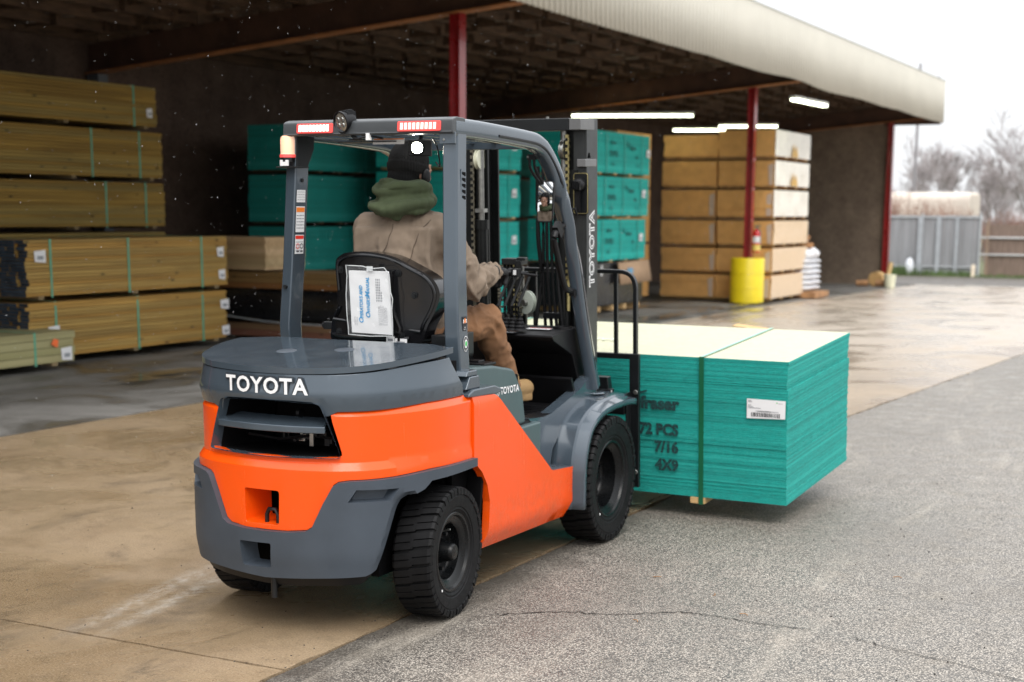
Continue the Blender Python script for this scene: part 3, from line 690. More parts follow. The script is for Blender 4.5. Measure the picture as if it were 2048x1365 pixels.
# beacon
mb = MB(); mb.box((-.405, .255, 1.902), (.11, .10, .006)); mb.prism([(.22, 1.90), (.30, 1.90), (.355, 1.985), (.36, 2.04), (.22, 2.04)], lambda u, v, w: (w, u, v), -.362, -.355)
mb.lathe([(.034, 0), (.034, .018), (.038, .020)], (-.412, .232, 1.925), (0, 0, 1), 18, 0); mb.box((-.412, .202, 1.92), (.045, .006, .026), 1)
bk = part('beacon_bracket', mb, [BLACK, WHITE], TRUCK, bevel=.001)
mb = MB(); mb.lathe([(.036, 0), (.036, .012), (.033, .016), (.034, .075), (.030, .090), (.018, .098), (0, .100)], (-.412, .232, 1.945), (0, 0, 1), 24); bc = part('beacon_lens', mb, BEAC, bk)
mb = MB(); mb.lathe([(.0375, 0), (.0375, .014)], (-.412, .232, 1.944), (0, 0, 1), 24); part('beacon_ring', mb, REDLENS, bk)
# ---------------------------------------------------------------- mast, carriage, forks (leaning back 2 degrees)
def tilt(deg, y0=1.85, z0=.35):
    return Matrix.Translation((0, y0, z0))@Matrix.Rotation(radians(deg), 4, 'X')@Matrix.Translation((0, -y0, -z0))
TM = tilt(2.0)
def MT(): m = MB(); m.T = TM; return m
mast = sub('mast', TRUCK)
for sx in (1, -1):
    xo = .400 if sx > 0 else .345; xi = xo-.075
    mb = MT(); mb.bx(sx*(xo-.014), sx*xo, 1.80, 1.945, .09, 2.19); mb.bx(sx*xi, sx*(xo-.014), 1.80, 1.818, .09, 2.19); mb.bx(sx*xi, sx*(xo-.014), 1.927, 1.945, .09, 2.19)
    part('outer_rail', mb, MASTM if sx < 0 else MASTG, mast, bevel=.002)
    xi2 = xi-.006; mb = MT(); mb.bx(sx*(xi2-.075), sx*xi2, 1.83, 1.846, .15, 2.17); mb.bx(sx*(xi2-.014), sx*xi2, 1.846, 1.955, .15, 2.17); mb.bx(sx*(xi2-.075), sx*xi2, 1.955, 1.971, .15, 2.17); mb.bx(sx*(xi2-.035), sx*(xi2-.014), 1.846, 1.955, .15, 2.17)
    part('inner_rail', mb, MASTM, mast, bevel=.002)
    cx = sx*(xi-.055)
    mb = MT(); mb.cyl((cx, 1.80, .2), (cx, 1.80, 1.62), .032, 18); mb.cyl((cx, 1.80, 1.62), (cx, 1.80, 1.67), .038, 18); mb.cyl((cx, 1.80, 1.67), (cx, 1.80, 2.13), .017, 14, 1); mb.box((cx, 1.80, 1.72), (.05, .05, .02), 1)
    part('lift_cylinder', mb, [MASTM, STEEL], mast)
    # chain of links
    mb = MT(); x = sx*(xi-.02)
    for k in range(46): mb.box((x+(.004 if k % 2 else -.004), 1.775, 2.10-.0165*k), (.007 if k % 2 else .018, .010, .017))
    mb.cyl((x, 1.775, 1.20), (x, 1.775, 1.36), .010, 8); part('chain', mb, BRASS if sx > 0 else CHAIN, mast)
    mb = MT(); mb.lathe([(.015, -.012), (.055, -.012), (.055, -.007), (.048, -.006), (.048, .006), (.055, .007), (.055, .012), (.015, .012)], (sx*(xi-.05), 1.80, 2.03 if sx > 0 else 1.99), (1, 0, 0), 24); part('chain_sheave', mb, STEEL if sx > 0 else M('cream_sheave', (.62, .62, .48), .4, var=.1), mast)
mb = MT(); mb.bx(-.33, .335, 1.715, 1.795, 2.128, 2.190); part('top_tie', mb, BLACK, mast, bevel=.004)
mb = MT(); mb.bx(.337, .402, 1.715, 1.90, 2.131, 2.188); part('tie_bracket', mb, M('bracket_grey', (.13, .13, .13), .4), mast, bevel=.003); mb = MT(); mb.bx(-.36, -.332, 1.715, 1.9, 2.131, 2.188); part('tie_bracket', mb, MATS['bracket_grey'], mast, bevel=.003); mb = MT(); mb.cyl((.20, 1.75, 2.19), (.20, 1.75, 2.20), .01, 8); part('tie_bolt', mb, STEEL, mast)
f = plane_f(TM@Vector((-.275, 1.714, 2.163)), (1, 0, 0), (0, -.035, 1)); mb = MB()
mb.add([f(-.03, -.017, .001), f(.012, -.017, .001), f(.012, .017, .001), f(-.03, .017, .001)], [(0, 1, 2, 3)], 0); mb.add([f(-.016, -.008, .002), f(-.001, -.008, .002), f(-.009, .008, .002)], [(0, 1, 2)], 1)
for q in ((.020, .006), (.03, -.004), (.024, -.010)): mb.add([f(q[0]-.003, q[1]-.003, .001), f(q[0]+.004, q[1]-.003, .001), f(q[0]+.004, q[1]+.004, .001), f(q[0]-.003, q[1]+.004, .001)], [(0, 1, 2, 3)], 2)
tpart('tie_label', mb, [REDL, ORL, WHITE], mast)
mb = MT(); mb.bx(-.30, .30, 1.84, 1.90, .50, .60); mb.bx(-.30, .30, 1.87, 1.93, 1.02, 1.08); mb.bx(-.32, .36, 1.78, 1.82, .12, .26); part('mid_tie', mb, BLACK, mast, bevel=.003)
# writing up the outside of the right rail
f = plane_f(TM@Vector((.4005, 1.868, 1.52)), (0, .035*-1, 1), (0, -1, -.035)); mb = MB()
text_mb(mb, 'TOYOTA', .088, lambda a, b, w: f(a, b, .0012), 0, bold=.0058, space=1.12); text_mb(mb, 'TOYOTA', .088, lambda a, b, w: f(a, b, .0030), 1, bold=-.0016, space=1.12)
tpart('mast_lettering', mb, [LETW, MASTG], mast)
mb = MT(); mb.bx(.352, .402, 1.78, 1.93, 1.945, 1.985); mb.prism([(1.80, 1.985), (1.86, 1.985), (1.84, 2.02), (1.82, 2.02)], lambda u, v, w: (w, u, v), .37, .40); part('rail_clamp', mb, MATS['bracket_grey'], mast, bevel=.004)
# front work lamp on its plate
mb = MT(); mb.bx(.300, .352, 1.790, 1.796, 1.70, 1.93); mb.prism(roundpoly(rect(.085, .215), .014, 4), lambda u, v, w: (.372+u, w, 1.81+v), 1.786, 1.793)
pl = part('lamp_plate', mb, BLACK, mast, bevel=.001)
mb = MT(); mb.tube([(.372+a, 1.785, 1.81+b) for a, b in roundpoly(rect(.078, .205), .014, 4)], .0022, 6, close=True, up=(0, 1, 0)); part('plate_edge', mb, BRASS, pl)
mb = MT(); mb.lathe([(0, -.030), (.018, -.030), (.030, -.020), (.034, 0), (.034, .03), (0, .03)], (.367, 1.76, 1.855), (0, 1, 0), 20); 
for k in range(6): mb.box((.343+.0095*k, 1.735, 1.852), (.003, .02, .045))
mb.box((.365, 1.765, 1.775), (.022, .02, .11)); mb.tube([(.30, 1.75, 1.73), (.33, 1.74, 1.725), (.36, 1.74, 1.735), (.366, 1.75, 1.70)], .006, 6); part('front_lamp', mb, BLKP, mast, ang=40)
# centre cylinder, hose reel bracket, sheaves
mb = MT(); mb.cyl((-.02, 1.86, .18), (-.02, 1.86, 1.30), .042, 20); mb.cyl((-.02, 1.86, 1.30), (-.02, 1.86, 1.42), .026, 16, 1); part('centre_cylinder', mb, [MASTM, STEEL], mast)
mb = MT(); mb.bx(-.085, .035, 1.77, 1.85, 1.435, 1.468); mb.prism([(-.0, 1.46), (.032, 1.46), (.040, 1.42), (.026, 1.30), (.0, 1.30), (-.006, 1.38)], lambda u, v, w: (u+.01, w, v), 1.745, 1.753); mb.bx(.01, .06, 1.76, 1.80, 1.46, 1.475); mb.cyl((.022, 1.735, 1.372), (.022, 1.76, 1.372), .012, 12, 1); part('hose_bracket', mb, [BLACK, STEEL], mast, bevel=.003)
for i, x in enumerate((-.078, -.058, -.038, -.018, .0)):
    mb = MT(); mb.tube(smoothp([(x, 1.80, 1.44), (x, 1.795, 1.2), (x+.004, 1.795, .9), (x, 1.80, .6)], 4), .0085, 8)
    if i > 2:
        for k in range(20): mb.box((x, 1.786, 1.43-.026*k), (.006, .004, .012), 1)
    part('hose', mb, [RUB, BRASS], mast)
for x, z in ((.052, 1.235),):
    mb = MT(); mb.lathe([(.012, -.016), (.046, -.016), (.062, -.013), (.062, -.009), (.054, -.007), (.054, .007), (.062, .009), (.062, .013), (.012, .016)], (x, 1.80, z), (.35, 1, 0), 28); mb.cyl((x-.008, 1.77, z), (x+.005, 1.79, z), .018, 12, 1)
    part('hose_sheave', mb, [M('pale_sheave', (.42, .46, .40), .4, var=.15), STEEL], mast)
for x, top in ((-.105, 1.30), (.012, 1.30)):
    mb = MT()
    for k in range(34): mb.box((x+(.006 if k % 2 else 0), 1.785, top-.0185*k), (.026 if k % 2 else .014, .014, .012)); 
    part('lift_chain', mb, CHAIN, mast)
for i, (x, y, x2) in enumerate(((.16, 1.78, .17), (.185, 1.77, .215), (.21, 1.77, .25), (.235, 1.765, .29), (.12, 1.80, .12))):
    mb = MT(); mb.tube(smoothp([(x, y, 1.95), (x, y, 1.6), (x+.005*i, y, 1.35), (x2, y-.01*i, 1.1), (x2+.01, y, .8)], 5), .009 if i < 4 else .012, 8); part('hydraulic_hose', mb, RUB, mast)
mb = MT(); mb.bx(.17, .28, 1.745, 1.79, 1.16, 1.19); part('hose_clip', mb, BLACK, mast, bevel=.003)
# carriage, backrest, forks
TC = tilt(3.0); 
def CT(): m = MB(); m.T = TC; return m
car = sub('carriage', TRUCK)
mb = CT(); mb.bx(-.50, .50, 2.10, 2.14, .60, .70); mb.bx(-.50, .50, 2.10, 2.14, .24, .34); mb.bx(-.17, -.13, 1.97, 2.10, .24, .75); mb.bx(.13, .17, 1.97, 2.10, .24, .75); mb.bx(.30, .44, 2.05, 2.10, .70, .745); mb.box((.37, 2.09, .765), (.11, .06, .09), taper=.8)
part('carriage_plate', mb, BLACK, car, bevel=.004)
f = plane_f(TC@Vector((.40, 2.052, .735)), (1, 0, 0), (0, .3, 1)); mb = MB(); mb.add([f(-.04, -.006), f(.045, -.010), f(.045, .006), f(-.04, .004)], [(0, 1, 2, 3)], 0); mb.add([f(-.035, -.004, .001), f(-.0, -.006, .001), f(-.0, .003, .001), f(-.035, .002, .001)], [(0, 1, 2, 3)], 1); tpart('carriage_label', mb, [WHITE, REDL], car)
mb = CT(); fr = roundpoly([(-.525, .18, 0), (-.525, 1.375), (.525, 1.375), (.525, .18, 0)], .095, 7)
mb.sweep([(x, 2.205, z) for x, z in fr], rect(.022, .030), up=(0, 1, 0)); part('backrest_frame', mb, BLACK, car, bevel=.003)
for x in (-.40, -.23, -.08, .08, .23, .41):
    mb = CT(); mb.bx(x-.010, x+.010, 2.195, 2.215, .92, 1.365); part('backrest_bar', mb, BLACK, car)
mb = CT(); mb.bx(-.52, .52, 2.19, 2.22, .895, .925); part('backrest_rail', mb, BLACK, car, bevel=.003)
for sx in (1, -1):
    mb = CT(); mb.bx(sx*.505, sx*.560, 2.16, 2.19, .18, .93); mb.bx(sx*.505, sx*.515, 2.10, 2.19, .22, .72)
    for z in (.72, .27): mb.cyl((sx*.545, 2.158, z), (sx*.545, 2.148, z), .014, 8, 1)
    part('side_plate', mb, [BLACK, STEEL], car, bevel=.003)
    TF = Matrix.Translation((0, 0, 0))
    mb = CT(); mb.prism([(2.145, .72), (2.145, .09), (2.17, .066), (3.32, .066+.02), (3.32, .094), (2.19, .108), (2.185, .72)], lambda u, v, w: (w, u, v), sx*.25, sx*.36); part('fork', mb, BLACK, car, bevel=.003)
# grab handle and mirror
mb = MB(); mb.tube(smoothp([(.425, 1.47, 1.66), (.418, 1.36, 1.635), (.415, 1.31, 1.59), (.413, 1.34, 1.52), (.413, 1.44, 1.35), (.418, 1.50, 1.318), (.435, 1.60, 1.305)], 5), .016, 10); mb.box((.425, 1.56, 1.305), (.03, .10, .03)); mb.box((.418, 1.35, 1.625), (.03, .05, .07), rot=Matrix.Rotation(.7, 3, 'X')); part('grab_handle', mb, BLKP, TRUCK)
MC = Vector((.392, 1.25, 1.762)); FD = Vector((.08, .66, 1.86))
nrm = ((CAM-MC).normalized()+(FD-MC).normalized()).normalized()
mr = sub('mirror', TRUCK)
um = Vector((0, 0, 1)).cross(nrm).normalized(); vm = nrm.cross(um)
out = roundpoly(rect(.082, .196), .018, 5)
fm = lambda u, v, w: MC+um*u+vm*v+nrm*w
mb = MB(); mb.prism(out, lambda u, v, w: fm(u, v, w), -.022, -.002); part('mirror_back', mb, BLKP, mr, bevel=.006)
mb = MB(); mb.tube([fm(a, b, -.001) for a, b in out], .0035, 6, close=True, up=nrm); part('mirror_rim', mb, BLKP, mr)
mb = MB(); RC = .62; ins = roundpoly(rect(.078, .192), .016, 5); NX, NY = 14, 30; vs = []
for j in range(NY+1):
    for i in range(NX+1):
        a = -.039+.078*i/NX; b = -.096+.192*j/NY
        vs.append(fm(a*.985, b*.985, -(a*a+b*b)/(2*RC)+.006))
mb.add(vs, [(j*(NX+1)+i, j*(NX+1)+i+1, (j+1)*(NX+1)+i+1, (j+1)*(NX+1)+i) for j in range(NY) for i in range(NX)])
o = tpart('mirror_face', mb, MIRR, mr); o.data.polygons.foreach_set('use_smooth', [True]*len(o.data.polygons))
mb = MB(); mb.box((.335, 1.24, 1.975), (.07, .02, .026)); 
for dx in (-.012, .012): mb.tube(smoothp([(.325+dx, 1.235, 1.97), (.33+dx, 1.235, 1.92), (.36+dx*.8, 1.255, 1.86), (.385, 1.27, 1.83)], 4), .007, 8)
mb.cyl((.305, 1.228, 1.975), (.305, 1.235, 1.975), .006, 8, 1); mb.cyl((.362, 1.228, 1.975), (.362, 1.235, 1.975), .006, 8, 1); part('mirror_arm', mb, [BLKP, STEEL], mr)
# ---------------------------------------------------------------- wheels
def wheel(cx, cy, R, w, side, steer, front):
    wh = sub('wheel', TRUCK); wh.location = (cx, cy, R); wh.rotation_euler = (0, 0, steer); ax = Vector((side, 0, 0))
    mb = MB(); h = w/2
    pr = [(R*.60, -h*.8), (R*.66, -h*.95), (R*.85, -h), (R*.945, -h*.98), (R*.955, -h*.5), (R*.955, h*.5), (R*.945, h*.98), (R*.90, h), (R*.865, h*.985), (R*.855, h*1.01), (R*.80, h*1.0), (R*.70, h*.95), (R*.685, h*.90), (R*.655, h*.915), (R*.64, h*.86), (R*.60, h*.80)]
    mb.lathe(pr, (0, 0, 0), ax, 72)
    N = 26 if front else 24; a0 = ax.orthogonal().normalized(); b0 = ax.cross(a0)
    for sd in (1, -1):
        for k in range(N):
            base = 2*pi*(k+(.5 if sd < 0 else 0))/N; wd = 2*pi/N*.80
            for (x0, x1, tw) in ((0, .46, 0), (.54, 1.0, 0)):
                sec = [(-sd*h*.08, R*.945), (-sd*h*.08, R*.996), (sd*h*.90, R*.993), (sd*h*1.03, R*.972), (sd*h*1.055, R*.885), (sd*h*.98, R*.875)]
                vs = []
                for q in range(3):
                    for j, (hh, r) in enumerate(sec):
                        an = base+wd*(x0+(x1-x0)*q/2)+.30*(1-abs(hh)/h)*wd*sd
                        vs.append((a0*cos(an)+b0*sin(an))*r+ax*hh)
                n6 = len(sec); fs = [(q*n6+j, q*n6+(j+1) % n6, (q+1)*n6+(j+1) % n6, (q+1)*n6+j) for q in range(2) for j in range(n6)]+[tuple(range(n6)), tuple(2*n6+j for j in range(n6))]
                mb.add(vs, fs)
    ty = part('tyre', mb, RUB, wh, ang=28)
    mb = MB(); D = .075 if not front else .10
    if front: pr = [(R*.62, h*.80), (R*.60, h*.86), (R*.575, h*.83), (R*.56, h*.70), (R*.50, h*.55), (R*.485, h*.50), (R*.47, h*.45), (R*.465, h-D*1.2), (R*.44, h-D*1.35), (R*.30, h-D*1.4), (R*.27, h-D*1.25), (R*.20, h-D*1.0), (R*.15, h-D*.95), (0, h-D*.9)]
    else: pr = [(R*.62, h*.80), (R*.60, h*.86), (R*.565, h*.84), (R*.54, h*.70), (R*.47, h*.62), (R*.445, h*.58), (R*.425, h*.50), (R*.42, h-D), (R*.40, h-D*1.15), (R*.20, h-D*1.15), (R*.18, h-D*.9), (R*.135, h-D*.35), (R*.13, h-D*.2), (R*.11, h-D*.10), (0, h-D*.06)]
    mb.lathe(pr, (0, 0, 0), ax, 48); rm = part('rim', mb, RIM, wh, ang=30)
    nb = 10 if front else 5
    for k in range(nb):
        mb = MB(); an = 2*pi*k/nb+.2; r = R*(.36 if front else .28); p = (a0*cos(an)+b0*sin(an))*r+ax*(h-D*(1.4 if front else 1.15)); mb.cyl(p, p+ax*.022, .0095, 6); part('wheel_nut', mb, BLACK, wh)
    if not front: mb = MB(); mb.cyl((a0*.6+b0*.8)*R*.3+ax*(h-D*1.1), (a0*.6+b0*.8)*R*.36+ax*(h-D*.3), .004, 6); part('tyre_valve', mb, STEEL, wh)
    mb = MB(); p = (-b0*.55-a0*.62); mb.box(ax*h*1.005+Vector((0, -.55*R*.95, -.50*R*.95)), (.003, .006, .009)); part('tyre_mark', mb, WHITE, wh)
wheel(.562-.085, 0, .282, .165, 1, radians(4), False); wheel(-.460, 0, .282, .165, -1, radians(4), False)
wheel(.607-.092, 1.668, .333, .182, 1, 0, True); wheel(-.515, 1.668, .333, .182, -1, 0, True)
mb = MB(); mb.box((0, .0, .28), (.72, .12, .14)); mb.box((0, 1.668, .33), (.80, .22, .22)); mb.bx(-.42, .42, .15, 1.5, .23, .70); mb.bx(-.30, .30, 1.2, 1.8, .25, .62); mb.bx(-.42, .42, .15, .9, .6, .95); mb.cyl((-.33, -.05, .3), (.33, -.05, .3), .03, 10)
part('chassis', mb, DARK, TRUCK, bevel=.006)
# papers in a clear pouch on the seat back
man = empty('manual_booklet', (0, 0, 0), 0, 'white owner\'s manual booklet in a clear plastic pouch hung on the black seat back', 'manual')
f = plane_f((.014, .226, 1.312), (1, -.03, .0), (0, -.055, 1)); W0, H0 = .104, .138
mb = MB(); mb.prism([(-W0, -H0), (W0+.004, -H0-.003), (W0-.006, H0), (-W0-.004, H0)], lambda u, v, w: f(u, v, w), -.008, .004); part('cover', mb, WHITE, man, bevel=.002)
g = lambda a, b, w=0: f(-b, a, w)   # writing runs up the page
mb = MB()
def word(x0, y0, first, rest, s, m):
    text_mb(mb, first, s*1.35, lambda a, b, w: g(x0+a+b*.18, y0+b+s*.13, .006), m, bold=.0010, align='LEFT'); text_mb(mb, rest, s, lambda a, b, w: g(x0+s*1.0+a+b*.18, y0+b, .006), m, bold=.0008, align='LEFT', xs=.82)
word(-.092, .045, 'O', "PERATOR'S AND", .0235, 0); word(-.068, .008, 'O', "WNER'S", .0235, 0); word(.024, .008, 'M', 'ANUAL', .0235, 0)
tpart('cover_lettering', mb, [BLUI], man); mb = MB()
text_mb(mb, 'TOYOTA', .010, lambda a, b, w: g(-.085+a, .082+b, .006), 1, align='CENTER'); text_mb(mb, 'LIFT TRUCK', .007, lambda a, b, w: g(-.085+a, .071+b, .006), 1)
rr = random.Random(4)
for r in range(4):
    for k in range(9-(r == 3)*5): 
        x = .005+k*.0115; y = -.038-.0085*r; mb.add([g(x, y, .006), g(x+.008, y, .006), g(x+.008, y+.0042, .006), g(x, y+.0042, .006)], [(0, 1, 2, 3)], 2)
for r in range(8):
    x = -.10; y = -.045-.006*r
    while x < -.02: l = rr.uniform(.004, .014); mb.add([g(x, y, .006), g(x+l, y, .006), g(x+l, y+.0016, .006), g(x, y+.0016, .006)], [(0, 1, 2, 3)], 1); x += l+.003
tpart('cover_lettering', mb, [BLUI, INKG, INKG], man)
mb = MB(); rr = random.Random(8)
ol = [(-W0-.012, -H0-.008), (0, -H0-.012), (W0+.014, -H0-.006), (W0+.012, -.03), (W0+.02, .02), (W0+.010, .05), (W0+.004, H0-.01), (W0-.02, H0+.018), (.02, H0+.012), (-.03, H0+.022), (-W0-.01, H0+.024), (-W0-.006, H0-.02), (-W0-.018, .03)]
panel(mb, ol, lambda u, v, t: f(u, v, .010+.007*sin(u*60+v*25)*sin(v*48)), .0, step=.012, walls=False); po = tpart('pouch', mb, CLEARP, man); po.data.polygons.foreach_set('use_smooth', [True]*len(po.data.polygons))
mb = MB(); mb.tube([f(a, b, .012+.002*sin(k)) for k, (a, b) in enumerate(resample(ol, .03))], .0022, 5, close=True, up=(0, 1, 0)); mb.box(f(.01, H0+.012, .012), (.03, .004, .02)); part('pouch_edge', mb, M('pouch_rim', (.55, .57, .57), .2, var=.1, coat=.4), man)
# ================================================================ the load
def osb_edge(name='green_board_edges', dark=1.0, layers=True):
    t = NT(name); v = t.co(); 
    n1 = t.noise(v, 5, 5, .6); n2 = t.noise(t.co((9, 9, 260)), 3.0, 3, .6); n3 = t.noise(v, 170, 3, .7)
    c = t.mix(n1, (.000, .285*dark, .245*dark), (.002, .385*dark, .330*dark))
    st = t.noise(t.co((3, 3, 90)), 6.0, 4, .7)
    c = t.mix(t.ramp(n2, [(.36, .60), (.48, 0.)]), c, (.0, .075*dark, .068*dark)); c = t.mix(t.ramp(st, [(.56, 0.), (.70, .55)]), c, (.05, .42*dark, .36*dark)); c = t.mix(t.ramp(st, [(.30, .6), (.42, 0.)]), c, (.0, .10*dark, .09*dark))
    isl = t.n('NewGeometry').outputs['Random Per Island']; c = t.mix(t.ramp(isl, [(.0, .30), (.30, 0.), (.8, 0.), (1., .30)]), c, (.0, .10*dark, .092*dark)); c = t.mix(t.ramp(t.math('FRACT', t.math('MULTIPLY', isl, 9.7)), [(.80, 0.), (.95, .40)]), c, (.03, .50*dark, .43*dark))
    pl = t.noise(t.co((4, 4, 150)), 5.0, 5, .8); c = t.mix(t.ramp(pl, [(.60, 0.), (.72, .6)]), c, (.20*dark, .56*dark, .45*dark)); c = t.mix(t.ramp(n3, [(.58, 0.), (.72, .6)]), c, (.10, .48*dark, .40*dark))
    c = t.mix(t.ramp(n3, [(.28, .5), (.40, 0.)]), c, (.0, .10*dark, .09*dark))
    t.set(Base_Color=c, Roughness=.75, Normal=t.bump(n3, .5, .006)); return t.m
OSBE = osb_edge()
def osb_top():
    t = NT('board_face'); v = t.co(rnd=False); vo = t.n('TexVoronoi'); vo.inputs['Scale'].default_value = 34; mp = t.n('Mapping'); mp.inputs['Scale'].default_value = (1, 2.2, 1); t.l(v, mp.inputs[0]); t.l(mp.outputs[0], vo.inputs['Vector'])
    bw = t.n('RGBToBW'); t.l(vo.outputs['Color'], bw.inputs[0])
    c = t.mix(bw.outputs[0], (.44, .44, .30), (.54, .54, .385)); c = t.mix(t.ramp(t.noise(v, 3, 4), [(.4, 0.), (.8, .25)]), c, (.60, .57, .40))
    t.set(Base_Color=c, Roughness=t.math('MULTIPLY_ADD', t.noise(v, 3, 4), .5, .2), Normal=t.bump(bw.outputs[0], .12, .002)); return t.m
OSBT = osb_top()
RAW = M('raw_osb_edge', (.42, .34, .18), .8, var=.3, vs=40)
def stencil():
    t = NT('stencil_ink'); v = t.co((1, 1, 1)); n = t.noise(v, 120, 3, .7)
    t.set(Base_Color=t.mix(t.ramp(n, [(.36, 1.), (.46, 0.)]), (.006, .028, .030), (.0, .16, .14)), Roughness=.7); return t.m
STEN = stencil()
STRAP = M('green_strap', (.006, .105, .045), .35, var=.1, coat=.2)
WOOD = M('pine_block', (.55, .36, .16), .75, var=.2, vs=12, scale=(1, 8, 8))
OY = radians(-2.293)
LM = Matrix.Translation((1.338, 2.417, .120))@Matrix.Rotation(OY, 4, 'Z')@Matrix.Rotation(radians(3.6), 4, 'X')
load = empty('board_pack', (0, 0, 0), 0, 'strapped pack of green-edged boards with a pale top, lifted on the forks', 'board pack'); load.matrix_world = LM
mb = MB(); rr = random.Random(11); NL_ = 72; th = .80/NL_; ox = oy = 0
for k in range(NL_):
    if k in (9, 28, 44, 58): ox = rr.uniform(-.010, .010); oy = rr.uniform(-.006, .006)
    if k > 60: oy = .004+(k-60)*.0006
    bul = -.010*sin(pi*k/NL_)
    a = ox+rr.uniform(-.0022, .0022)+bul; b = oy+rr.uniform(-.0022, .0022)
    g_ = .0006 if k not in (58, 59) else .003
    z0 = k*th; z1 = (k+1)*th-g_
    vs = [(-2.74+a, b, z0), (a, b, z0), (a, 1.219+b, z0), (-2.74+a, 1.219+b, z0), (-2.74+a, b, z1), (a, b, z1), (a, 1.219+b, z1), (-2.74+a, 1.219+b, z1)]
    mb.add(vs, [(3, 2, 1, 0), (0, 1, 5, 4), (1, 2, 6, 5), (2, 3, 7, 6), (3, 0, 4, 7)], 0); mb.add(vs[4:], [(0, 1, 2, 3)], 1 if k == NL_-1 else 0)
boards = part('boards', mb, [OSBE, OSBT], load, ang=20)
mb = MB()
for x in (-.498, -2.2):
    for y0, y1, z0, z1 in ((-.0105, -.0085, -.04, .806), (1.231, 1.233, -.04, .80)): mb.bx(x-.014, x+.014, y0, y1, z0, z1)
part('strap', mb, STRAP, load)
mb = MB(); 
for x in (-.498, -2.2): mb.bx(x-.009, x+.009, -.0085, 1.233, .806, .8075)
part('top_strap', mb, M('pale_strap', (.30, .55, .45), .4), load)
f = plane_f((0, -.0125, 0), (1, 0, 0), (0, 0, 1)); mb = MB()
mb.add([f(-.230, .480, 0), f(-.012, .487, 0), f(-.010, .588, .001), f(-.230, .590, 0)], [(0, 1, 2, 3)], 0)
rr = random.Random(3); x = -.205
while x < -.045: w = rr.choice((.002, .003, .005)); mb.add([f(x, .492, .002), f(x+w, .492, .002), f(x+w, .515, .002), f(x, .515, .002)], [(0, 1, 2, 3)], 1); x += w+rr.choice((.002, .004))
for (x, y, n) in ((-.18, .521, 22), (-.222, .572, 4), (-.222, .578, 3), (-.222, .553, 3), (-.222, .545, 5), (-.222, .538, 12)):
    for k in range(n): mb.add([f(x+k*.006, y, .002), f(x+k*.006+.0042, y, .002), f(x+k*.006+.0042, y+.004, .002), f(x+k*.006, y+.004, .002)], [(0, 1, 2, 3)], 2)
text_mb(mb, '51008513700360', .011, lambda a, b, w: f(-.13+a, .523+b, .0028), 1)
mb.add([f(-.065, .572, .002), f(-.052, .572, .002), f(-.058, .580, .002)], [(0, 1, 2)], 3)
for k in range(4): mb.add([f(-.05+k*.006, .570, .002), f(-.046+k*.006, .570, .002), f(-.046+k*.006, .573, .002), f(-.05+k*.006, .573, .002)], [(0, 1, 2, 3)], 2)
tpart('pack_label', mb, [WHITE, INK, INKG, GRNL], load)
mb = MB(); T = lambda s, x, z, h, xs=1.0, al='RIGHT', bd=.0042: text_mb(mb, s, h, lambda a, b, w: f(x+a, z+b, .0015), 0, bold=bd, align=al, xs=xs)
TP = lambda: tpart('lettering', mb, STEN, load)
for s_, z_ in (('72 PCS', .375), ('7/16', .275), ('4X9', .170)): mb = MB(); T(s_, -.634, z_, .088, .92); TP()
mb = MB()
T('fraser', -.632, .525, .098, 1.02, bd=.005); mb.add([f(-.872, .575, .0018), f(-.825, .590, .0018), f(-.825, .602, .0018), f(-.872, .590, .0018)], [(0, 1, 2, 3)])
TP(); mb = MB(); T('fraser', -2.0, .525, .098, 1.02, bd=.005); TP()
g = plane_f((-1.45, .45, .8075), (-1, 0, 0), (0, -1, 0)); mb = MB(); text_mb(mb, 'RAINWALL', .10, lambda a, b, w: g(a, b, .001), 0); tpart('face_print', mb, M('faint_print', (.60, .66, .55), .5), load)
for x, lb in ((-.52, 'short pale wood block strapped beneath the lifted green pack, near its right end'), (-2.22, 'short pale wood block beneath the far left end of the lifted green pack')):
    mb = MB(); mb.box((0, .62, -.0205), (.088, 1.25, .036)); o = part('wood_block', mb, WOOD, None, bevel=.002); o.matrix_world = LM@Matrix.Translation((x, 0, 0)); tag(o, lb, 'wood block', 'blocks under the lifted pack')
mb = MB(); mb.box((0, 0, 0), (.30, .10, .006), rot=Matrix.Rotation(.1, 3, 'Y')); o = part('wood_scrap', mb, WOOD); o.matrix_world = LM@Matrix.Translation((-.62, 1.30, .79)); tag(o, 'thin pale wood scrap sticking out at the far edge of the pack top', 'wood scrap')
# ================================================================ the driver
def blob(name, mb, voxel, m, parent, smooth=6, disp=None, factor=.6, cut=None):
    me = mb.mesh('tmp', []); finish(me); o = bpy.data.objects.new('tmp', me); COL.objects.link(o)
    r = o.modifiers.new('r', 'REMESH'); r.mode = 'VOXEL'; r.voxel_size = voxel; r.use_smooth_shade = True
    s = o.modifiers.new('s', 'SMOOTH'); s.iterations = smooth; s.factor = factor
    dg = bpy.context.evaluated_depsgraph_get(); dg.update(); me2 = bpy.data.meshes.new_from_object(o.evaluated_get(dg)); bpy.data.objects.remove(o)
    if disp:
        N = [v.normal.copy() for v in me2.vertices]
        for v, n in zip(me2.vertices, N): v.co += n*disp(v.co, n)
    if cut:
        bm = bmesh.new(); bm.from_mesh(me2); bmesh.ops.delete(bm, geom=[v for v in bm.verts if cut(v.co)], context='VERTS'); bm.to_mesh(me2); bm.free()
    me2.polygons.foreach_set('use_smooth', [True]*len(me2.polygons)); me2.materials.clear(); me2.materials.append(m); me2.update()
    me2.name = name; return link(name, me2, parent)
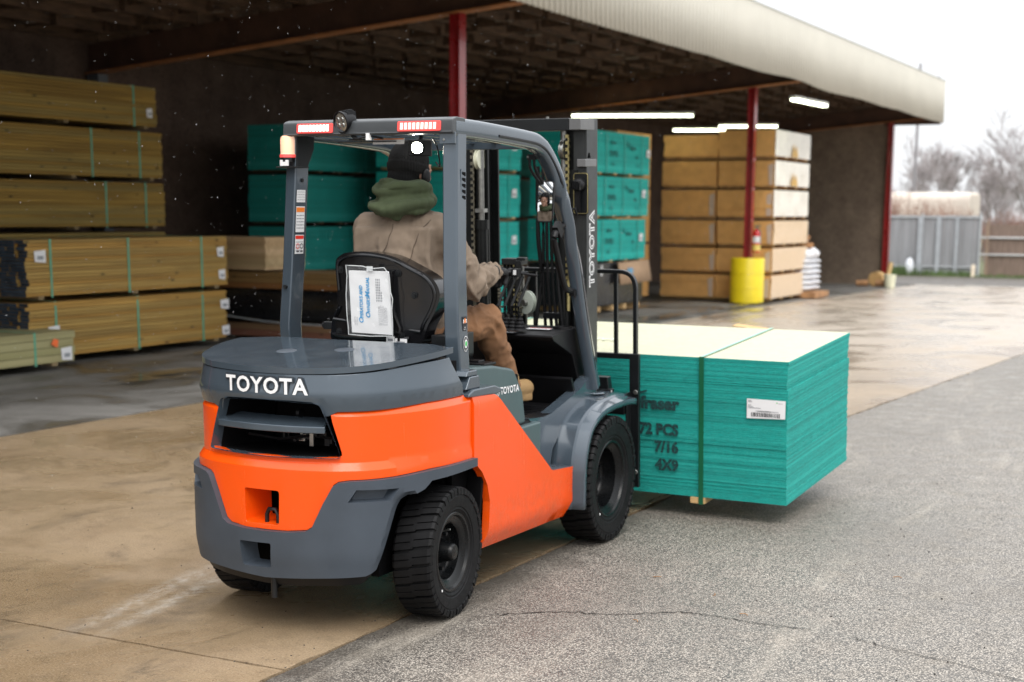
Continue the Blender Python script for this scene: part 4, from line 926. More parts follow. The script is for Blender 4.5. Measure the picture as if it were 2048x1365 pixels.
def folds(scale, amp, axis=(1, 1, 1), k=1.0):
    S = Vector(axis)
    def d(p, n):
        q = Vector((p.x*S.x, p.y*S.y, p.z*S.z))*scale; w = mnoise.noise_vector(q*.6)*k; a = mnoise.noise(q+w); return amp*((1-abs(a)*2.2)-.55)
    return d
drv = empty('person', (0, 0, 0), 0, 'seated driver seen from behind in tan jacket, black knit hat, brown trousers and black gloves', 'person')
HC = Vector((.028, .56, 1.895)); 
J = dict(pel=(.02, .50, 1.16), ch=(.02, .515, 1.47), nk=(.028, .525, 1.70), sR=(.205, .53, 1.615), eR=(.285, .665, 1.385), wR=(.255, 1.00, 1.428), sL=(-.165, .53, 1.615), eL=(-.27, .70, 1.39), wL=(-.17, .92, 1.37),
         hR=(.11, .52, 1.14), kR=(.245, .895, 1.20), aR=(.275, 1.08, .87), hL=(-.07, .52, 1.14), kL=(-.15, .93, 1.20), aL=(-.17, 1.12, .84))
J = {k: Vector(v) for k, v in J.items()}
mb = MB()
RH = Matrix.Rotation(radians(-14), 3, 'Z')
H = lambda x, y, z: HC+RH@Vector((x, y, z))
mb.ball(H(0, -.01, .02), (.074, .093, .095)); mb.ball(H(0, .035, -.045), (.055, .055, .068)); mb.ball(H(0, .065, -.09), (.030, .028, .026)); mb.ball(H(0, .088, .0), (.045, .02, .03))
mb.cap(H(0, .092, .01), H(0, .112, -.030), .009, .013); mb.ball(H(0, .108, -.034), (.018, .012, .010)); mb.ball(H(0, .092, -.062), (.024, .012, .006)); mb.ball(H(0, .090, -.071), (.021, .012, .007)); mb.ball(H(0, .088, .026), (.048, .014, .008))
for s in (1, -1): mb.ball(H(s*.074, -.002, -.015), (.010, .020, .032)); mb.ball(H(s*.044, .065, -.035), (.022, .02, .022))
mb.cap(J['nk']-Vector((0, 0, .08)), H(0, -.02, -.05), .060, .052)
mb.ball((.02, .515, 1.50), (.15, .095, .16)); mb.ball((.02, .51, 1.27), (.135, .095, .14)); mb.ball(J['pel'], (.15, .11, .10)); mb.cap(J['sL'], J['sR'], .055, .055)
for s in 'RL':
    mb.cap(J['s'+s], J['e'+s], .050, .040); mb.cap(J['e'+s], J['w'+s], .040, .027); mb.cap(J['h'+s], J['k'+s], .078, .055); mb.cap(J['k'+s], J['a'+s], .055, .036)
    d = (J['w'+s]-J['e'+s]).normalized(); mb.cap(J['w'+s], J['w'+s]+d*.02, .024, .020)
    a = J['a'+s]; mb.cap(a, a+Vector((0, .16, -.035)), .036, .030)
body = blob('body', mb, .0085, SKIN, drv, 4)
for s in (1, -1):
    mb = MB(); mb.ball(H(s*.026, .0915, .004), (.011, .009, .006)); e = part('eye', mb, WHITE, body); mb = MB(); mb.ball(H(s*.024, .099, .004), (.0045, .003, .0045)); part('iris', mb, HAIR, body)
# hat
mb = MB(); mb.ball(H(0, -.008, .030), (.090, .106, .106), nu=24, nv=16); mb.ball(H(0, -.055, -.035), (.070, .055, .06), nu=20)
def knit(p, n): 
    q = p-HC; return .0018*sin(atan2(q.x, q.y)*52)+(.006 if abs(q.z+.005+.25*(q.y)) < .020 else 0)
hat = blob('knit_hat', mb, .006, KNIT, drv, 3, knit, cut=lambda p: (RH.transposed()@(p-HC)).z < -.072+.62*max(0, (RH.transposed()@(p-HC)).y+.03) or ((RH.transposed()@(p-HC)).y > .055 and (RH.transposed()@(p-HC)).z < .028))
# ear defender cup by the cheek
mb = MB(); mb.ball(H(.088, .012, -.030), (.020, .028, .036)); part('ear_cup', mb, BLKP, drv)
# jacket
mb = MB()
mb.ball((.02, .50, 1.56), (.215, .125, .135), nu=28, nv=18); mb.ball((.02, .49, 1.42), (.215, .145, .20), nu=28, nv=18); mb.ball((.02, .50, 1.24), (.215, .16, .16), nu=28, nv=18)
mb.cap(J['sL']+Vector((.005, -.02, .012)), J['sR']+Vector((.0, -.02, .012)), .082, .082); mb.box((.02, .50, 1.52), (.40, .20, .24), rot=None); mb.cap(J['nk']-Vector((0, .02, .08)), J['nk']-Vector((0, .02, .01)), .12, .085)
for s in 'RL': mb.cap(J['nk']-Vector((0, .01, .035)), J['s'+s]+Vector((0, -.005, .01)), .070, .080)
for s in 'RL':
    d = (J['w'+s]-J['e'+s]).normalized()
    mb.cap(J['s'+s], J['e'+s], .086, .072); mb.cap(J['e'+s], J['w'+s]-d*.09, .076, .052); mb.ball(J['e'+s]+Vector((0, -.01, -.01)), .076); mb.cap(J['w'+s]-d*.08, J['w'+s]-d*.062, .047, .046)
f1 = folds(6.5, .017, (1.5, 1, .7), 2.2); f2 = folds(17, .006, (1.2, 1, .8), 1.8)
def jf(p, n):
    a = f1(p, n)+f2(p, n); g_ = min(1, max(.3, (1.62-p.z)*6)); 
    if p.y > .62 and p.x > .15: a += .006*sin((p.y*1.0-p.z*.5)*95+4*mnoise.noise(p*14))
    if p.y < .45 and p.z > 1.25:
        a += -.007*math.exp(-((p.x-.005-.05*sin((1.68-p.z)*5))/.005)**2)      # centre-back seam
    return a*g_
jk = blob('jacket', mb, .0075, CANVAS, drv, 5, jf, cut=lambda p: p.z < 1.10)
from mathutils.bvhtree import BVHTree
_bv = BVHTree.FromPolygons([v.co.copy() for v in jk.data.vertices], [tuple(p.vertices) for p in jk.data.polygons])
def seam(P, r=.0022):
    out = []
    for q in smoothp(P, 8):
        a, n_, i_, d_ = _bv.find_nearest(q)
        if a is not None: out.append(a+n_*.0004)
    for _ in range(3): out = [out[0]]+[(out[i-1]+out[i]*2+out[i+1])/4 for i in range(1, len(out)-1)]+[out[-1]]
    mb = MB(); mb.tube(out, r, 6); part('seam', mb, M('dark_stitching', (.115, .085, .062), .9), jk)
seam([(.03, .35, 1.68), (.02, .34, 1.60), (-.02, .33, 1.50), (-.06, .33, 1.40), (-.07, .33, 1.30)]); seam([(.20, .44, 1.68), (.155, .40, 1.60), (.135, .37, 1.50), (.15, .37, 1.40), (.18, .40, 1.30)])
seam([(.31, .66, 1.46), (.29, .80, 1.475), (.27, .92, 1.47)], .0018)
# hood
mb = MB(); C0 = Vector((.035, .500, 1.778))
for k in range(26):
    t = 2*pi*k/26; p = C0+Vector((.108*cos(t), .100*sin(t)+.0, .012*cos(t*2)-.012*sin(t))); mb.ball(p, (.040, .040, .040), nu=12, nv=8)
for k in range(12):
    t = pi+.12+(pi-.24)*k/11; p = C0+Vector((.118*cos(t), .118*sin(t)-.010, -.040+.022*sin(t))); mb.ball(p, (.040, .042, .038), nu=12, nv=8)
for k in range(10):
    t = pi+.35+(pi-.7)*k/9; p = C0+Vector((.095*cos(t), .085*sin(t)-.015, .050)); mb.ball(p, (.036, .036, .030), nu=12, nv=8)
mb.ball(C0+Vector((-.02, -.125, -.055)), (.095, .038, .050), nu=18, nv=12); mb.ball(C0+Vector((.02, -.118, -.075)), (.05, .030, .045), nu=14, nv=10)
def hf(p, n): q = p-C0; a = q.x+.02; return .011*sin(q.z*74-15*abs(a)+3.0*mnoise.noise(p*6))+.007*mnoise.noise(p*15)
blob('hood', mb, .0065, HOODM, drv, 3, hf)
# trousers
mb = MB(); mb.ball((.02, .50, 1.15), (.20, .15, .115))
for s in 'RL':
    mb.cap(J['h'+s], J['k'+s], .105, .082); mb.ball(J['k'+s], .083); mb.cap(J['k'+s], J['a'+s]+Vector((0, 0, .01)), .080, .062)
def pf(p, n):
    a = folds(8, .011, (1, .8, .8), 1.8)(p, n)+folds(22, .004)(p, n); kk = 1
    return a
tr = blob('trousers', mb, .008, PANTS, drv, 5, pf)
# boots
for s in 'RL':
    a = J['a'+s]; mb = MB(); dn = Vector((.0, .20, -.03)); mb.cap(a+Vector((0, -.0, .03)), a+Vector((0, .0, -.03)), .058, .052); mb.cap(a+Vector((0, .02, -.03)), a+Vector((0, .20, -.035)), .048, .046); mb.box(a+Vector((0, .07, -.075)), (.085, .27, .03), rot=Matrix.Rotation(-.05, 3, 'X'))
    blob('boot', mb, .007, BOOT, drv, 4)
# gloved hands: palm, four curled fingers of different length, thumb off the side
def hand(W, d, up, side, curl, name):
    d = d.normalized(); up = (up-d*up.dot(d)).normalized(); lat = d.cross(up)*side; mb = MB()
    mb.cap(W-d*.085, W+d*.02, .034, .029)
    for k in range(4):
        o_ = lat*(.030-.020*k); b = W+d*(.075+.004*(k in (1, 2)))+o_; mb.cap(W+d*.015+o_*.7, b, .0165, .0145)
        L1, L2, L3 = [(x*(.86, 1.0, .95, .76)[k]) for x in (.040, .027, .022)]; a1 = curl; p = b; ang = 0
        for L, da in ((L1, curl), (L2, curl*1.15), (L3, curl*.8)):
            ang += da; q = p+(d*cos(ang)-up*sin(ang))*L; mb.cap(p, q, .0122, .0112); p = q
    tb = W+d*.025+lat*.028; t1 = tb+(d*.72+lat*.55-up*.35).normalized()*.036; t2 = t1+(d*.75-lat*.1-up*.65).normalized()*.030; mb.cap(tb, t1, .0155, .0135); mb.cap(t1, t2, .0130, .0112)
    return blob(name, mb, .0038, GLOVE, drv, 3)
dR = (J['wR']-J['eR']).normalized(); hand(J['wR']-dR*.005, Vector((-.25, 1, -.02)), Vector((.15, .1, 1)), -1, .78, 'glove')
dL = (J['wL']-J['eL']).normalized(); hand(J['wL']-dL*.005, Vector((.35, .9, .05)), Vector((0, .1, 1)), 1, .85, 'glove')
mb = MB(); mb.tube(smoothp([(.24, .64, 1.47), (.262, .60, 1.42), (.262, .56, 1.36)], 4), .008, 6); part('hi_vis_tab', mb, M('yellow_tab', (.75, .80, .02), .5), drv)
# ================================================================ ground
def concrete():
    t = NT('wet_concrete'); v = t.co(rnd=False)
    big = t.noise(v, .55, 5, .6, .4); st = t.noise(t.co((.9, .22, 1), False), 1.6, 5, .6, .3); fine = t.noise(v, 130, 3, .75); mid = t.noise(v, 9, 5, .6)
    c = t.mix(t.ramp(big, [(.32, 0.), (.68, 1.)]), (.205, .138, .074), (.330, .240, .148))
    c = t.mix(t.ramp(st, [(.50, 0.), (.72, .55)]), c, (.37, .27, .165)); c = t.mix(t.ramp(st, [(.30, .65), (.42, 0.)]), c, (.105, .082, .056))
    c = t.mix(t.ramp(mid, [(.3, .35), (.5, 0.)]), c, (.135, .095, .055))
    gr = t.noise(v, 60, 4, .8); blot = t.noise(t.co((1, .5, 1), False), 2.3, 7, .75, .5)
    c = t.mix(t.ramp(blot, [(.32, .7), (.46, 0.)]), c, (.085, .062, .040)); c = t.mix(t.ramp(gr, [(.32, .6), (.46, 0.)]), c, (.075, .055, .036)); c = t.mix(t.ramp(fine, [(.30, .8), (.48, 0.)]), c, (.06, .045, .032)); c = t.mix(t.ramp(fine, [(.56, 0.), (.70, .55)]), c, (.52, .45, .35))
    # slab turns paler far down the yard
    sp = t.n('SeparateXYZ'); t.l(v, sp.inputs[0]); far = t.ramp(t.math('MULTIPLY', sp.outputs['Y'], .03), [(.18, 0.), (.5, 1.)])
    c = t.mix(t.math('MULTIPLY', far, .75), c, (.50, .44, .37))
    # salty tyre tracks behind the left rear wheel
    mp = t.n('Mapping'); mp.inputs['Rotation'].default_value = (0, 0, radians(-8.8)); mp.inputs['Location'].default_value = (0, 0, 0); t.l(v, mp.inputs[0]); s2 = t.n('SeparateXYZ'); t.l(mp.outputs[0], s2.inputs[0])
    def band(cx, w): return t.ramp(t.math('DIVIDE', t.math('ABSOLUTE', t.math('SUBTRACT', s2.outputs['X'], cx)), w), [(.0, 1.), (1., 0.)])
    L = t.ramp(t.math('MULTIPLY_ADD', s2.outputs['Y'], .5, .5), [(.03, 0.), (.30, 1.), (.6, 1.), (.8, 0.)])
    salt = t.math('MULTIPLY', t.math('MULTIPLY', t.math('MAXIMUM', band(-.87, .085), band(-.735, .075)), L), t.ramp(t.noise(t.co((1, .6, 1), False), 22, 8, .85), [(.42, 0.), (.72, 1.)]))
    c = t.mix(t.math('MULTIPLY', salt, .95), c, (.60, .56, .50))
    wet = t.ramp(t.noise(v, .9, 4, .6, .6), [(.40, .13), (.62, .52)])
    t.set(Base_Color=c, Roughness=wet, Normal=t.bump(fine, .35, .004), Specular_IOR_Level=.45); return t.m
def asphalt():
    t = NT('worn_asphalt'); v = t.co(rnd=False); vo = t.n('TexVoronoi'); vo.inputs['Scale'].default_value = 135; t.l(v, vo.inputs['Vector']); bw = t.n('RGBToBW'); t.l(vo.outputs['Color'], bw.inputs[0])
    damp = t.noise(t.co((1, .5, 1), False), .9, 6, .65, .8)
    big = t.noise(v, .6, 5, .6); fine = t.noise(v, 260, 2, .7); mid = t.noise(v, 5, 5, .6)
    c = t.mix(t.ramp(bw.outputs[0], [(.25, 0.), (.75, 1.)]), (.225, .198, .165), (.56, .505, .43))
    c = t.mix(t.ramp(vo.outputs['Distance'], [(.30, 0.), (.62, .85)]), c, (.045, .042, .038)); c = t.mix(t.ramp(bw.outputs[0], [(.16, .8), (.22, 0.)]), c, (.035, .033, .032))
    c = t.mix(t.ramp(big, [(.35, .35), (.6, 0.)]), c, (.125, .112, .095)); c = t.mix(t.ramp(mid, [(.55, 0.), (.8, .25)]), c, (.33, .29, .23))
    # damp border along the concrete, deepened to paint in the truck's shade
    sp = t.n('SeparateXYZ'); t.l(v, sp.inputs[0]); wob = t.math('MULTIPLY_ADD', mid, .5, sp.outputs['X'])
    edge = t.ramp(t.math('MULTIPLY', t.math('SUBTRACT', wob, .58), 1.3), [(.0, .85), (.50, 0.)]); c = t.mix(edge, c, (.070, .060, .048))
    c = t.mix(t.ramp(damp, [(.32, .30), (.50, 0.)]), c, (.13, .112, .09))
    oil = t.noise(v, 1.9, 6, .7, .3); c = t.mix(t.ramp(oil, [(.62, 0.), (.70, .38)]), c, (.085, .075, .062)); dust = t.noise(t.co((2.2, .35, 1), False), 1.3, 6, .7, .4); c = t.mix(t.ramp(dust, [(.56, 0.), (.70, .32)]), c, (.50, .44, .36))
    # cracks: thin lines where a warped noise crosses its mid value
    t.set(Base_Color=c, Roughness=t.ramp(mid, [(.3, .38), (.7, .62)]), Normal=t.bump(t.math('ADD', t.math('MULTIPLY', vo.outputs['Distance'], -1), t.math('MULTIPLY', fine, .4)), .5, .006)); return t.m
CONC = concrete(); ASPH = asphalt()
def floorm():
    t = NT('dusty_floor'); v = t.co(rnd=False); big = t.noise(v, .8, 5, .65, .8); fine = t.noise(v, 60, 3, .7)
    c = t.mix(t.ramp(big, [(.38, 0.), (.62, 1.)]), (.075, .070, .060), (.215, .205, .188)); c = t.mix(t.ramp(fine, [(.3, .4), (.5, 0.)]), c, (.06, .055, .05))
    t.set(Base_Color=c, Roughness=t.ramp(big, [(.38, .28), (.52, .7)]), Normal=t.bump(fine, .2, .004)); return t.m
FLOOR = floorm()
def ground(name, poly, z, m, step=2.5, kind='structure', th=.0):
    """sheet over poly (building frame), following the yard's slight fall"""
    mb = MB(); ys = sorted(set([min(p[1] for p in poly), max(p[1] for p in poly), 20.0, 60.0])); 
    f = lambda u, v, t: tuple(Wb(u, v, gz(min(v, 60))+z-t))
    vs = [f(u, v, 0) for u, v in poly]; mb.add(vs, [tuple(range(len(vs)))])
    if th: vv = vs+[f(u, v, th) for u, v in poly]; n = len(vs); mb.add(vv, [(i, (i+1) % n, n+(i+1) % n, n+i) for i in range(n)])
    bm = bmesh.new(); bm.from_mesh(mb.mesh('g', []))
    for yy in (20, 60):
        c = Wb(0, yy); nn = Wb(0, 1)-Wb(0, 0); bmesh.ops.bisect_plane(bm, geom=bm.verts[:]+bm.edges[:]+bm.faces[:], plane_co=c, plane_no=nn)
    me = bpy.data.meshes.new(name); 
    for v in bm.verts:
        yb = sin(BR)*v.co.x+cos(BR)*v.co.y; 
        d_ = th if (th and v.co.z < gz(min(yb, 60))+z-th*.5) else 0
        v.co.z = gz(min(yb, 60))+z-d_
    bmesh.ops.recalc_face_normals(bm, faces=bm.faces); bm.to_mesh(me); bm.free(); me.materials.append(m); o = link(name, me)
    if sum(p.normal.z*p.area for p in me.polygons) < 0: me.flip_normals()
    o['kind'] = kind; return o
def wob(x0, y0, x1, y1, amp, n, sd):
    out = []
    for i in range(n+1):
        t = i/n; out.append((x0+(x1-x0)*t+amp*(mnoise.noise(Vector((t*n*.35, sd, 0)))+.5*mnoise.noise(Vector((t*n*1.3, sd, 3)))), y0+(y1-y0)*t))
    return out
EX = lambda y: .352+.010*(y+1)+.060*max(0, y-7)
SUBS = M('soil_under', (.045, .038, .030), .9, var=.3, bump=.6, bs=40)
ground('ground', [(-300, -60), (300, -60), (300, 600), (-300, 600)], -.045, SUBS)
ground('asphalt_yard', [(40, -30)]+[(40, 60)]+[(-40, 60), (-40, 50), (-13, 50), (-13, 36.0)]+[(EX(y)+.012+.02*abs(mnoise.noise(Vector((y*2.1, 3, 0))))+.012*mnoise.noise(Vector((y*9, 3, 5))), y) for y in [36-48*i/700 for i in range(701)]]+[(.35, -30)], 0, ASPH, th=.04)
JY = -.93   # slab joint across the apron
e1 = wob(.345, -12, .345+.012*10, JY-.008, .022, 130, 8); e2 = wob(.345+.11, JY+.008, 1.06-.02, 36, .024, 360, 9)
edge_c = lambda y: (EX(y)-.006+.014*mnoise.noise(Vector((y*1.3, 8, 0)))+.012*mnoise.noise(Vector((y*7, 8, 2))), y)
e1 = [edge_c(-12+(JY-.008+12)*i/160) for i in range(161)]; e2 = [edge_c(JY+.008+(36-JY-.008)*i/560) for i in range(561)]
jn = lambda x0, x1, n, sd, s: [(x0+(x1-x0)*i/n, JY+s+.006*mnoise.noise(Vector((i*.4, sd, 0)))) for i in range(1, n)]
ground('concrete_apron', [(-2.235, -12)]+e1+jn(.35, -2.235, 60, 1, -.008)+[(-2.235, JY-.006)], .0, CONC, th=.04)
ground('concrete_apron', [(-2.235, JY+.006)]+jn(-2.235, .34, 60, 2, .008)+e2+[(-2.235, 36)], .0, CONC, th=.04)
ground('concrete_apron', [(-5.02, -12), (-2.240, -12), (-2.240, 36), (-5.08, 36)], .0, CONC, th=.04)
ground('shed_floor', [(-13.2, -14), (-5.035, -14), (-5.095, 35.2), (-13.2, 35.2)], .012, FLOOR, th=.05)
def strip(name, pts, w, z, m, kind='structure'):
    mb = MB(); vs = []
    for i, p in enumerate(pts):
        a = Vector(pts[max(i-1, 0)]); b = Vector(pts[min(i+1, len(pts)-1)]); t = (b-a).normalized(); n = Vector((-t.y, t.x)); ww = w*(.4+1.0*abs(mnoise.noise(Vector((i*.7, w*99, 0)))))
        vs += [(p[0]+n.x*ww, p[1]+n.y*ww, z), (p[0]-n.x*ww, p[1]-n.y*ww, z)]
    mb.add(vs, [(2*i, 2*i+1, 2*i+3, 2*i+2) for i in range(len(pts)-1)]); o = part(name, mb, m); o['kind'] = kind; 
    return o
CRK = M('crack_dirt', (.028, .024, .020), .9, var=.3)
def crackpts(P, n=14, amp=.02, sd=1):
    S_ = smoothp([(a, b, 0) for a, b in P], n); return [(p.x+amp*mnoise.noise(Vector((i*.5, sd, 0))), p.y+amp*mnoise.noise(Vector((i*.5, sd, 7)))) for i, p in enumerate(S_)]
strip('asphalt_crack', crackpts([(.70, .10), (.93, .266), (1.15, .33), (1.38, .49), (1.53, .507), (1.76, .48), (1.97, .49)]), .005, .003, CRK)
strip('asphalt_crack', crackpts([(2.15, .46), (2.344, .365), (2.6, .28), (2.86, .168)], sd=4), .0035, .003, CRK)
strip('asphalt_crack', crackpts([(.30, 2.5), (.40, 2.63), (.42, 2.9), (.47, 3.1)], sd=5), .006, .003, CRK)
def pud():
    t = NT('puddle_water'); v = t.co(); n = t.noise(t.co((1, .45, 1)), 3.2, 5, .7, .5)
    t.set(Base_Color=(.030, .024, .018), Roughness=.06, Alpha=t.ramp(n, [(.44, 0.), (.54, .68)])); return t.m
PUD = pud()
def puddle(name, c, rx, ry, sd, lab):
    n = 64; P = []
    for i in range(n):
        t = 2*pi*i/n; r = 1+.45*mnoise.noise(Vector((cos(t)*1.3+sd, sin(t)*1.3, sd))); P.append((c[0]+rx*r*cos(t), c[1]+ry*r*sin(t)))
    mb = MB(); mb.add([tuple(Wb(u, v, gz(v)+c[2])) for u, v in P], [tuple(range(n))]); o = part(name, mb, PUD); o['kind'] = 'structure'; 
    if o.data.polygons[0].normal.z < 0: o.data.flip_normals()
puddle('puddle', (-5.35, 18.9, .016), .22, 3.6, 1, ''); puddle('puddle', (-4.75, 19.6, .004), .20, 2.9, 2, ''); puddle('puddle', (-7.6, 9.1, .016), .40, .75, 3, ''); puddle('puddle', (-6.7, 6.6, .016), .32, .8, 5, ''); puddle('puddle', (-5.6, 7.6, .016), .18, .9, 6, ''); puddle('puddle', (-4.85, 26.5, -.075), .14, 1.6, 7, '')
mb = MB(); rr = random.Random(12)
for i in range(420):
    k = rr.random(); x = rr.uniform(-2.6, 3.2); y = rr.uniform(-1.6, 4.5); s = rr.uniform(.002, .0048)
    if k < .35: x = .38+rr.gauss(0, .10)+.0165*y
    p = Wb(x, y, s*.3); mb.box(p, (s*rr.uniform(1, 2.2), s*1.3, s), rot=Matrix.Rotation(rr.uniform(0, 3), 3, 'Z'), taper=.6)
o = part('grit', mb, M('dark_grit', (.035, .030, .026), .8, var=.5)); tag(o, 'dark loose grit scattered over the yard paving', 'grit', kind='stuff')
for i, (x, y) in enumerate(((1.66, .62), (1.42, .86), (1.28, .30), (1.05, 1.05), (-1.9, -.35), (2.1, 1.6))):
    mb = MB(); a = rr.uniform(0, 3); mb.tube([(0, 0, .003), (.018*cos(a), .018*sin(a), .006), (.04*cos(a+.4), .04*sin(a+.4), .003)], .0018, 5); o = part('twig', mb, M('dry_leaf', (.30, .16, .07), .8)); o.location = Wb(x, y, 0)
    tag(o, ('short tan twig lying on the grey asphalt near the long crack', 'tan twig on the asphalt above the crack, in front of the pack', 'tiny curled twig on the asphalt below the front wheel', 'small tan twig on the asphalt between the front wheel and the crack', 'small twig on the tan concrete left of the truck', 'tan twig on the bare asphalt right of the lifted pack')[i], 'twig')
# ================================================================ the open shed
def thingB(name, x, y, z, label, cat, group=None): return empty(name, Wb(x, y, z), -BR, label, cat, group)
def boardwall(name, a, b):
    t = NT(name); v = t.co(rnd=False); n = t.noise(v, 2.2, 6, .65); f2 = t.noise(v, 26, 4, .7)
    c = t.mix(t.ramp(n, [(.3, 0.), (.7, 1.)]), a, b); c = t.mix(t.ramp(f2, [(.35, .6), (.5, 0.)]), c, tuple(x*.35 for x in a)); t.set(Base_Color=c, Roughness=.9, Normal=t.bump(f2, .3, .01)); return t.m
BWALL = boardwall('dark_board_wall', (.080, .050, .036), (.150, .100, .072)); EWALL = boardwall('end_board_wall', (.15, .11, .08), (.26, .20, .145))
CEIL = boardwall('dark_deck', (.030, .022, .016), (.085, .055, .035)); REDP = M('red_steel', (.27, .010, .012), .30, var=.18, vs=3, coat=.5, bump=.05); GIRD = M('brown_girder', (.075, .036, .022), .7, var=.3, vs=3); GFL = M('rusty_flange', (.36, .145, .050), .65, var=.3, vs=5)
TIN = M('cream_tin', (.56, .535, .46), .5, var=.04, vs=1.5, spec=.3); TRIM = M('tin_trim', (.36, .35, .29), .5, var=.1)
PURL = M('old_timber', (.085, .050, .028), .85, var=.5, vs=3, scale=(6, 1, 6))
shed = thingB('timber_shed', 0, 0, 0, 'open-fronted timber shed with red steel posts, dark timber roof and a ribbed cream fascia', 'shed')
XP, XB = -5.68, -11.75
zr = lambda x: 4.14+.085*(x+5.68)+0   # underside of the girders, rising to the front
for y in (-12.6, -.75, 11.1, 22.85, 34.7):
    mb = MB(); z0 = gz(y)-.02; zt = zr(XP)+.0
    mb.bx(XP-.070, XP-.058, y-.085, y+.085, z0, zt); mb.bx(XP+.058, XP+.070, y-.085, y+.085, z0, zt); mb.bx(XP-.058, XP+.058, y-.035, y-.025, z0, zt)
    mb.bx(XP-.15, XP+.15, y-.15, y+.15, z0, z0+.03); part('post', mb, REDP, shed)
    mb = MB(); mb.prism([(XB, zr(XB)), (-4.42, zr(-4.42)), (-4.42, zr(-4.42)+.42), (XB, zr(XB)+.42)], lambda u, v, w: (u, y+w, v), -.012, .012)
    g = part('girder', mb, GIRD, shed); mb = MB(); mb.prism([(XB, zr(XB)), (-4.42, zr(-4.42)), (-4.42, zr(-4.42)+.022), (XB, zr(XB)+.022)], lambda u, v, w: (u, y+w, v), -.10, .10); part('flange', mb, GFL, g)
    mb = MB(); mb.bx(XB+.05, XB+.25, y-.1, y+.1, 0, zr(XB)); part('back_post', mb, M('grey_post', (.10, .11, .12), .6), shed)
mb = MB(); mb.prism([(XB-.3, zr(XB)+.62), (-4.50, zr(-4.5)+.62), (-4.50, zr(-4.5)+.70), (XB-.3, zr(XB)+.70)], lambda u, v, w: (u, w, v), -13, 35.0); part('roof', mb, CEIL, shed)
mb = MB(); rr = random.Random(2); x = XB+.2
while x < -4.5:
    y = -.7
    while y < 34.6: mb = MB(); mb.bx(x-.02, x+.02, y, min(y+5.86, 34.7), zr(x)+.42, zr(x)+.615); part('purlin', mb, PURL, shed); y += 5.875
    x += .60
mb = MB(); y = -12
while y < 34.5:
    for k in range(11):
        x = XB+.5+.6*k+rr.uniform(-.05, .05)
        if rr.random() < .85: mb.box((x+.1, y, zr(x)+.50+rr.uniform(-.04, .04)), (.56, .035, .14)); 
        if rr.random() < .25: mb.box((x+rr.uniform(-.1, .4), y+rr.uniform(-.4, .4), zr(x)+.47), (rr.uniform(.1, .3), rr.uniform(.02, .2), .02), 1)
    y += .98
part('bridging', mb, [PURL, M('pale_offcut', (.16, .13, .10), .8, var=.4)], shed)['kind'] = 'stuff'
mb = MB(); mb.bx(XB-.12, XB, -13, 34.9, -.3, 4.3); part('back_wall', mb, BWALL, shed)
mb = MB(); mb.bx(XB, XP-.1, 34.75, 34.87, -.5, 4.75); part('end_wall', mb, EWALL, shed)
# ribbed fascia whose lower edge has sagged and been knocked about
mb = MB(); y = -12.4; k = 0; pr = []
while y < 34.80:
    for dy, dx in ((0, 0), (.010, .050), (.084, .050), (.094, 0)): pr.append((y+dy, dx))
    y += .152
pr.append((34.80, 0)); vs = []
for yy, dx in pr:
    s = .045*mnoise.noise(Vector((yy*.42, 1.3, 0)))+.02*mnoise.noise(Vector((yy*1.1, 4, 0)))
    if 15 < yy < 30: s += .05*sin(yy*1.25)*sin(pi*(yy-15)/15)
    zb = 4.10+s*.55; vs += [(-4.40+dx, yy, zb), (-4.40+dx, yy, 5.15)]
mb.add(vs, [(2*i, 2*i+2, 2*i+3, 2*i+1) for i in range(len(pr)-1)]); fa = part('fascia', mb, TIN, shed, ang=4); sd = fa.modifiers.new('s', 'SOLIDIFY'); sd.thickness = .006
mb = MB(); y = 34.80; vs = []; x = -4.40; pe = []
mb.bx(-4.44, -4.355, -12.4, 34.83, 5.150, 5.185); part('top_trim', mb, TRIM, fa)
mb = MB(); mb.bx(-4.95, -4.40, 34.79, 34.81, 4.12, 5.14); mb.bx(-4.42, -4.37, 34.80, 34.825, 4.10, 5.14); part('fascia_return', mb, TIN, shed)
mb = MB()
mb.bx(XP-.2, -4.42, 34.69, 34.79, 4.06, 4.20); mb.bx(-4.46, -4.42, -12.4, 34.7, 4.35, 4.45); part('soffit_beam', mb, GIRD, shed)
# strip lights: thing = housing with two tubes
def striplight(x, y, z, L, rz, label):
    o = empty('strip_light', Wb(x, y, z), -BR+rz, label, 'strip light', 'strip lights under the shed roof')
    mb = MB(); mb.box((0, 0, .045), (L, .12, .05)); part('housing', mb, M('white_housing', (.6, .6, .55), .5), o)
    for dy in (-.035, .035): mb = MB(); mb.cyl((-L/2+.02, dy, 0), (L/2-.02, dy, 0), .019, 10); part('tube', mb, TUBE, o)
    mb = MB()
    for dx in (-L*.3, L*.3): mb.cyl((dx, 0, .07), (dx, 0, .5), .004, 6)
    part('hanger', mb, BLACK, o); return o
striplight(-7.95, 22.2, 3.62, 2.44, -.06+radians(24), 'longest lit strip light, hung just beyond the mast above the green packs')
striplight(-8.35, 27.15, 3.60, 1.22, radians(20), 'short lit strip light above the left column of brown packs')
striplight(-6.85, 26.15, 3.60, 1.3, radians(22), 'lit strip light behind the middle red post at the top of the brown packs')
striplight(-4.46-.1, 22.9, 3.82, 1.9, radians(87), 'lit strip light hung close under the cream fascia, right of the middle red post')
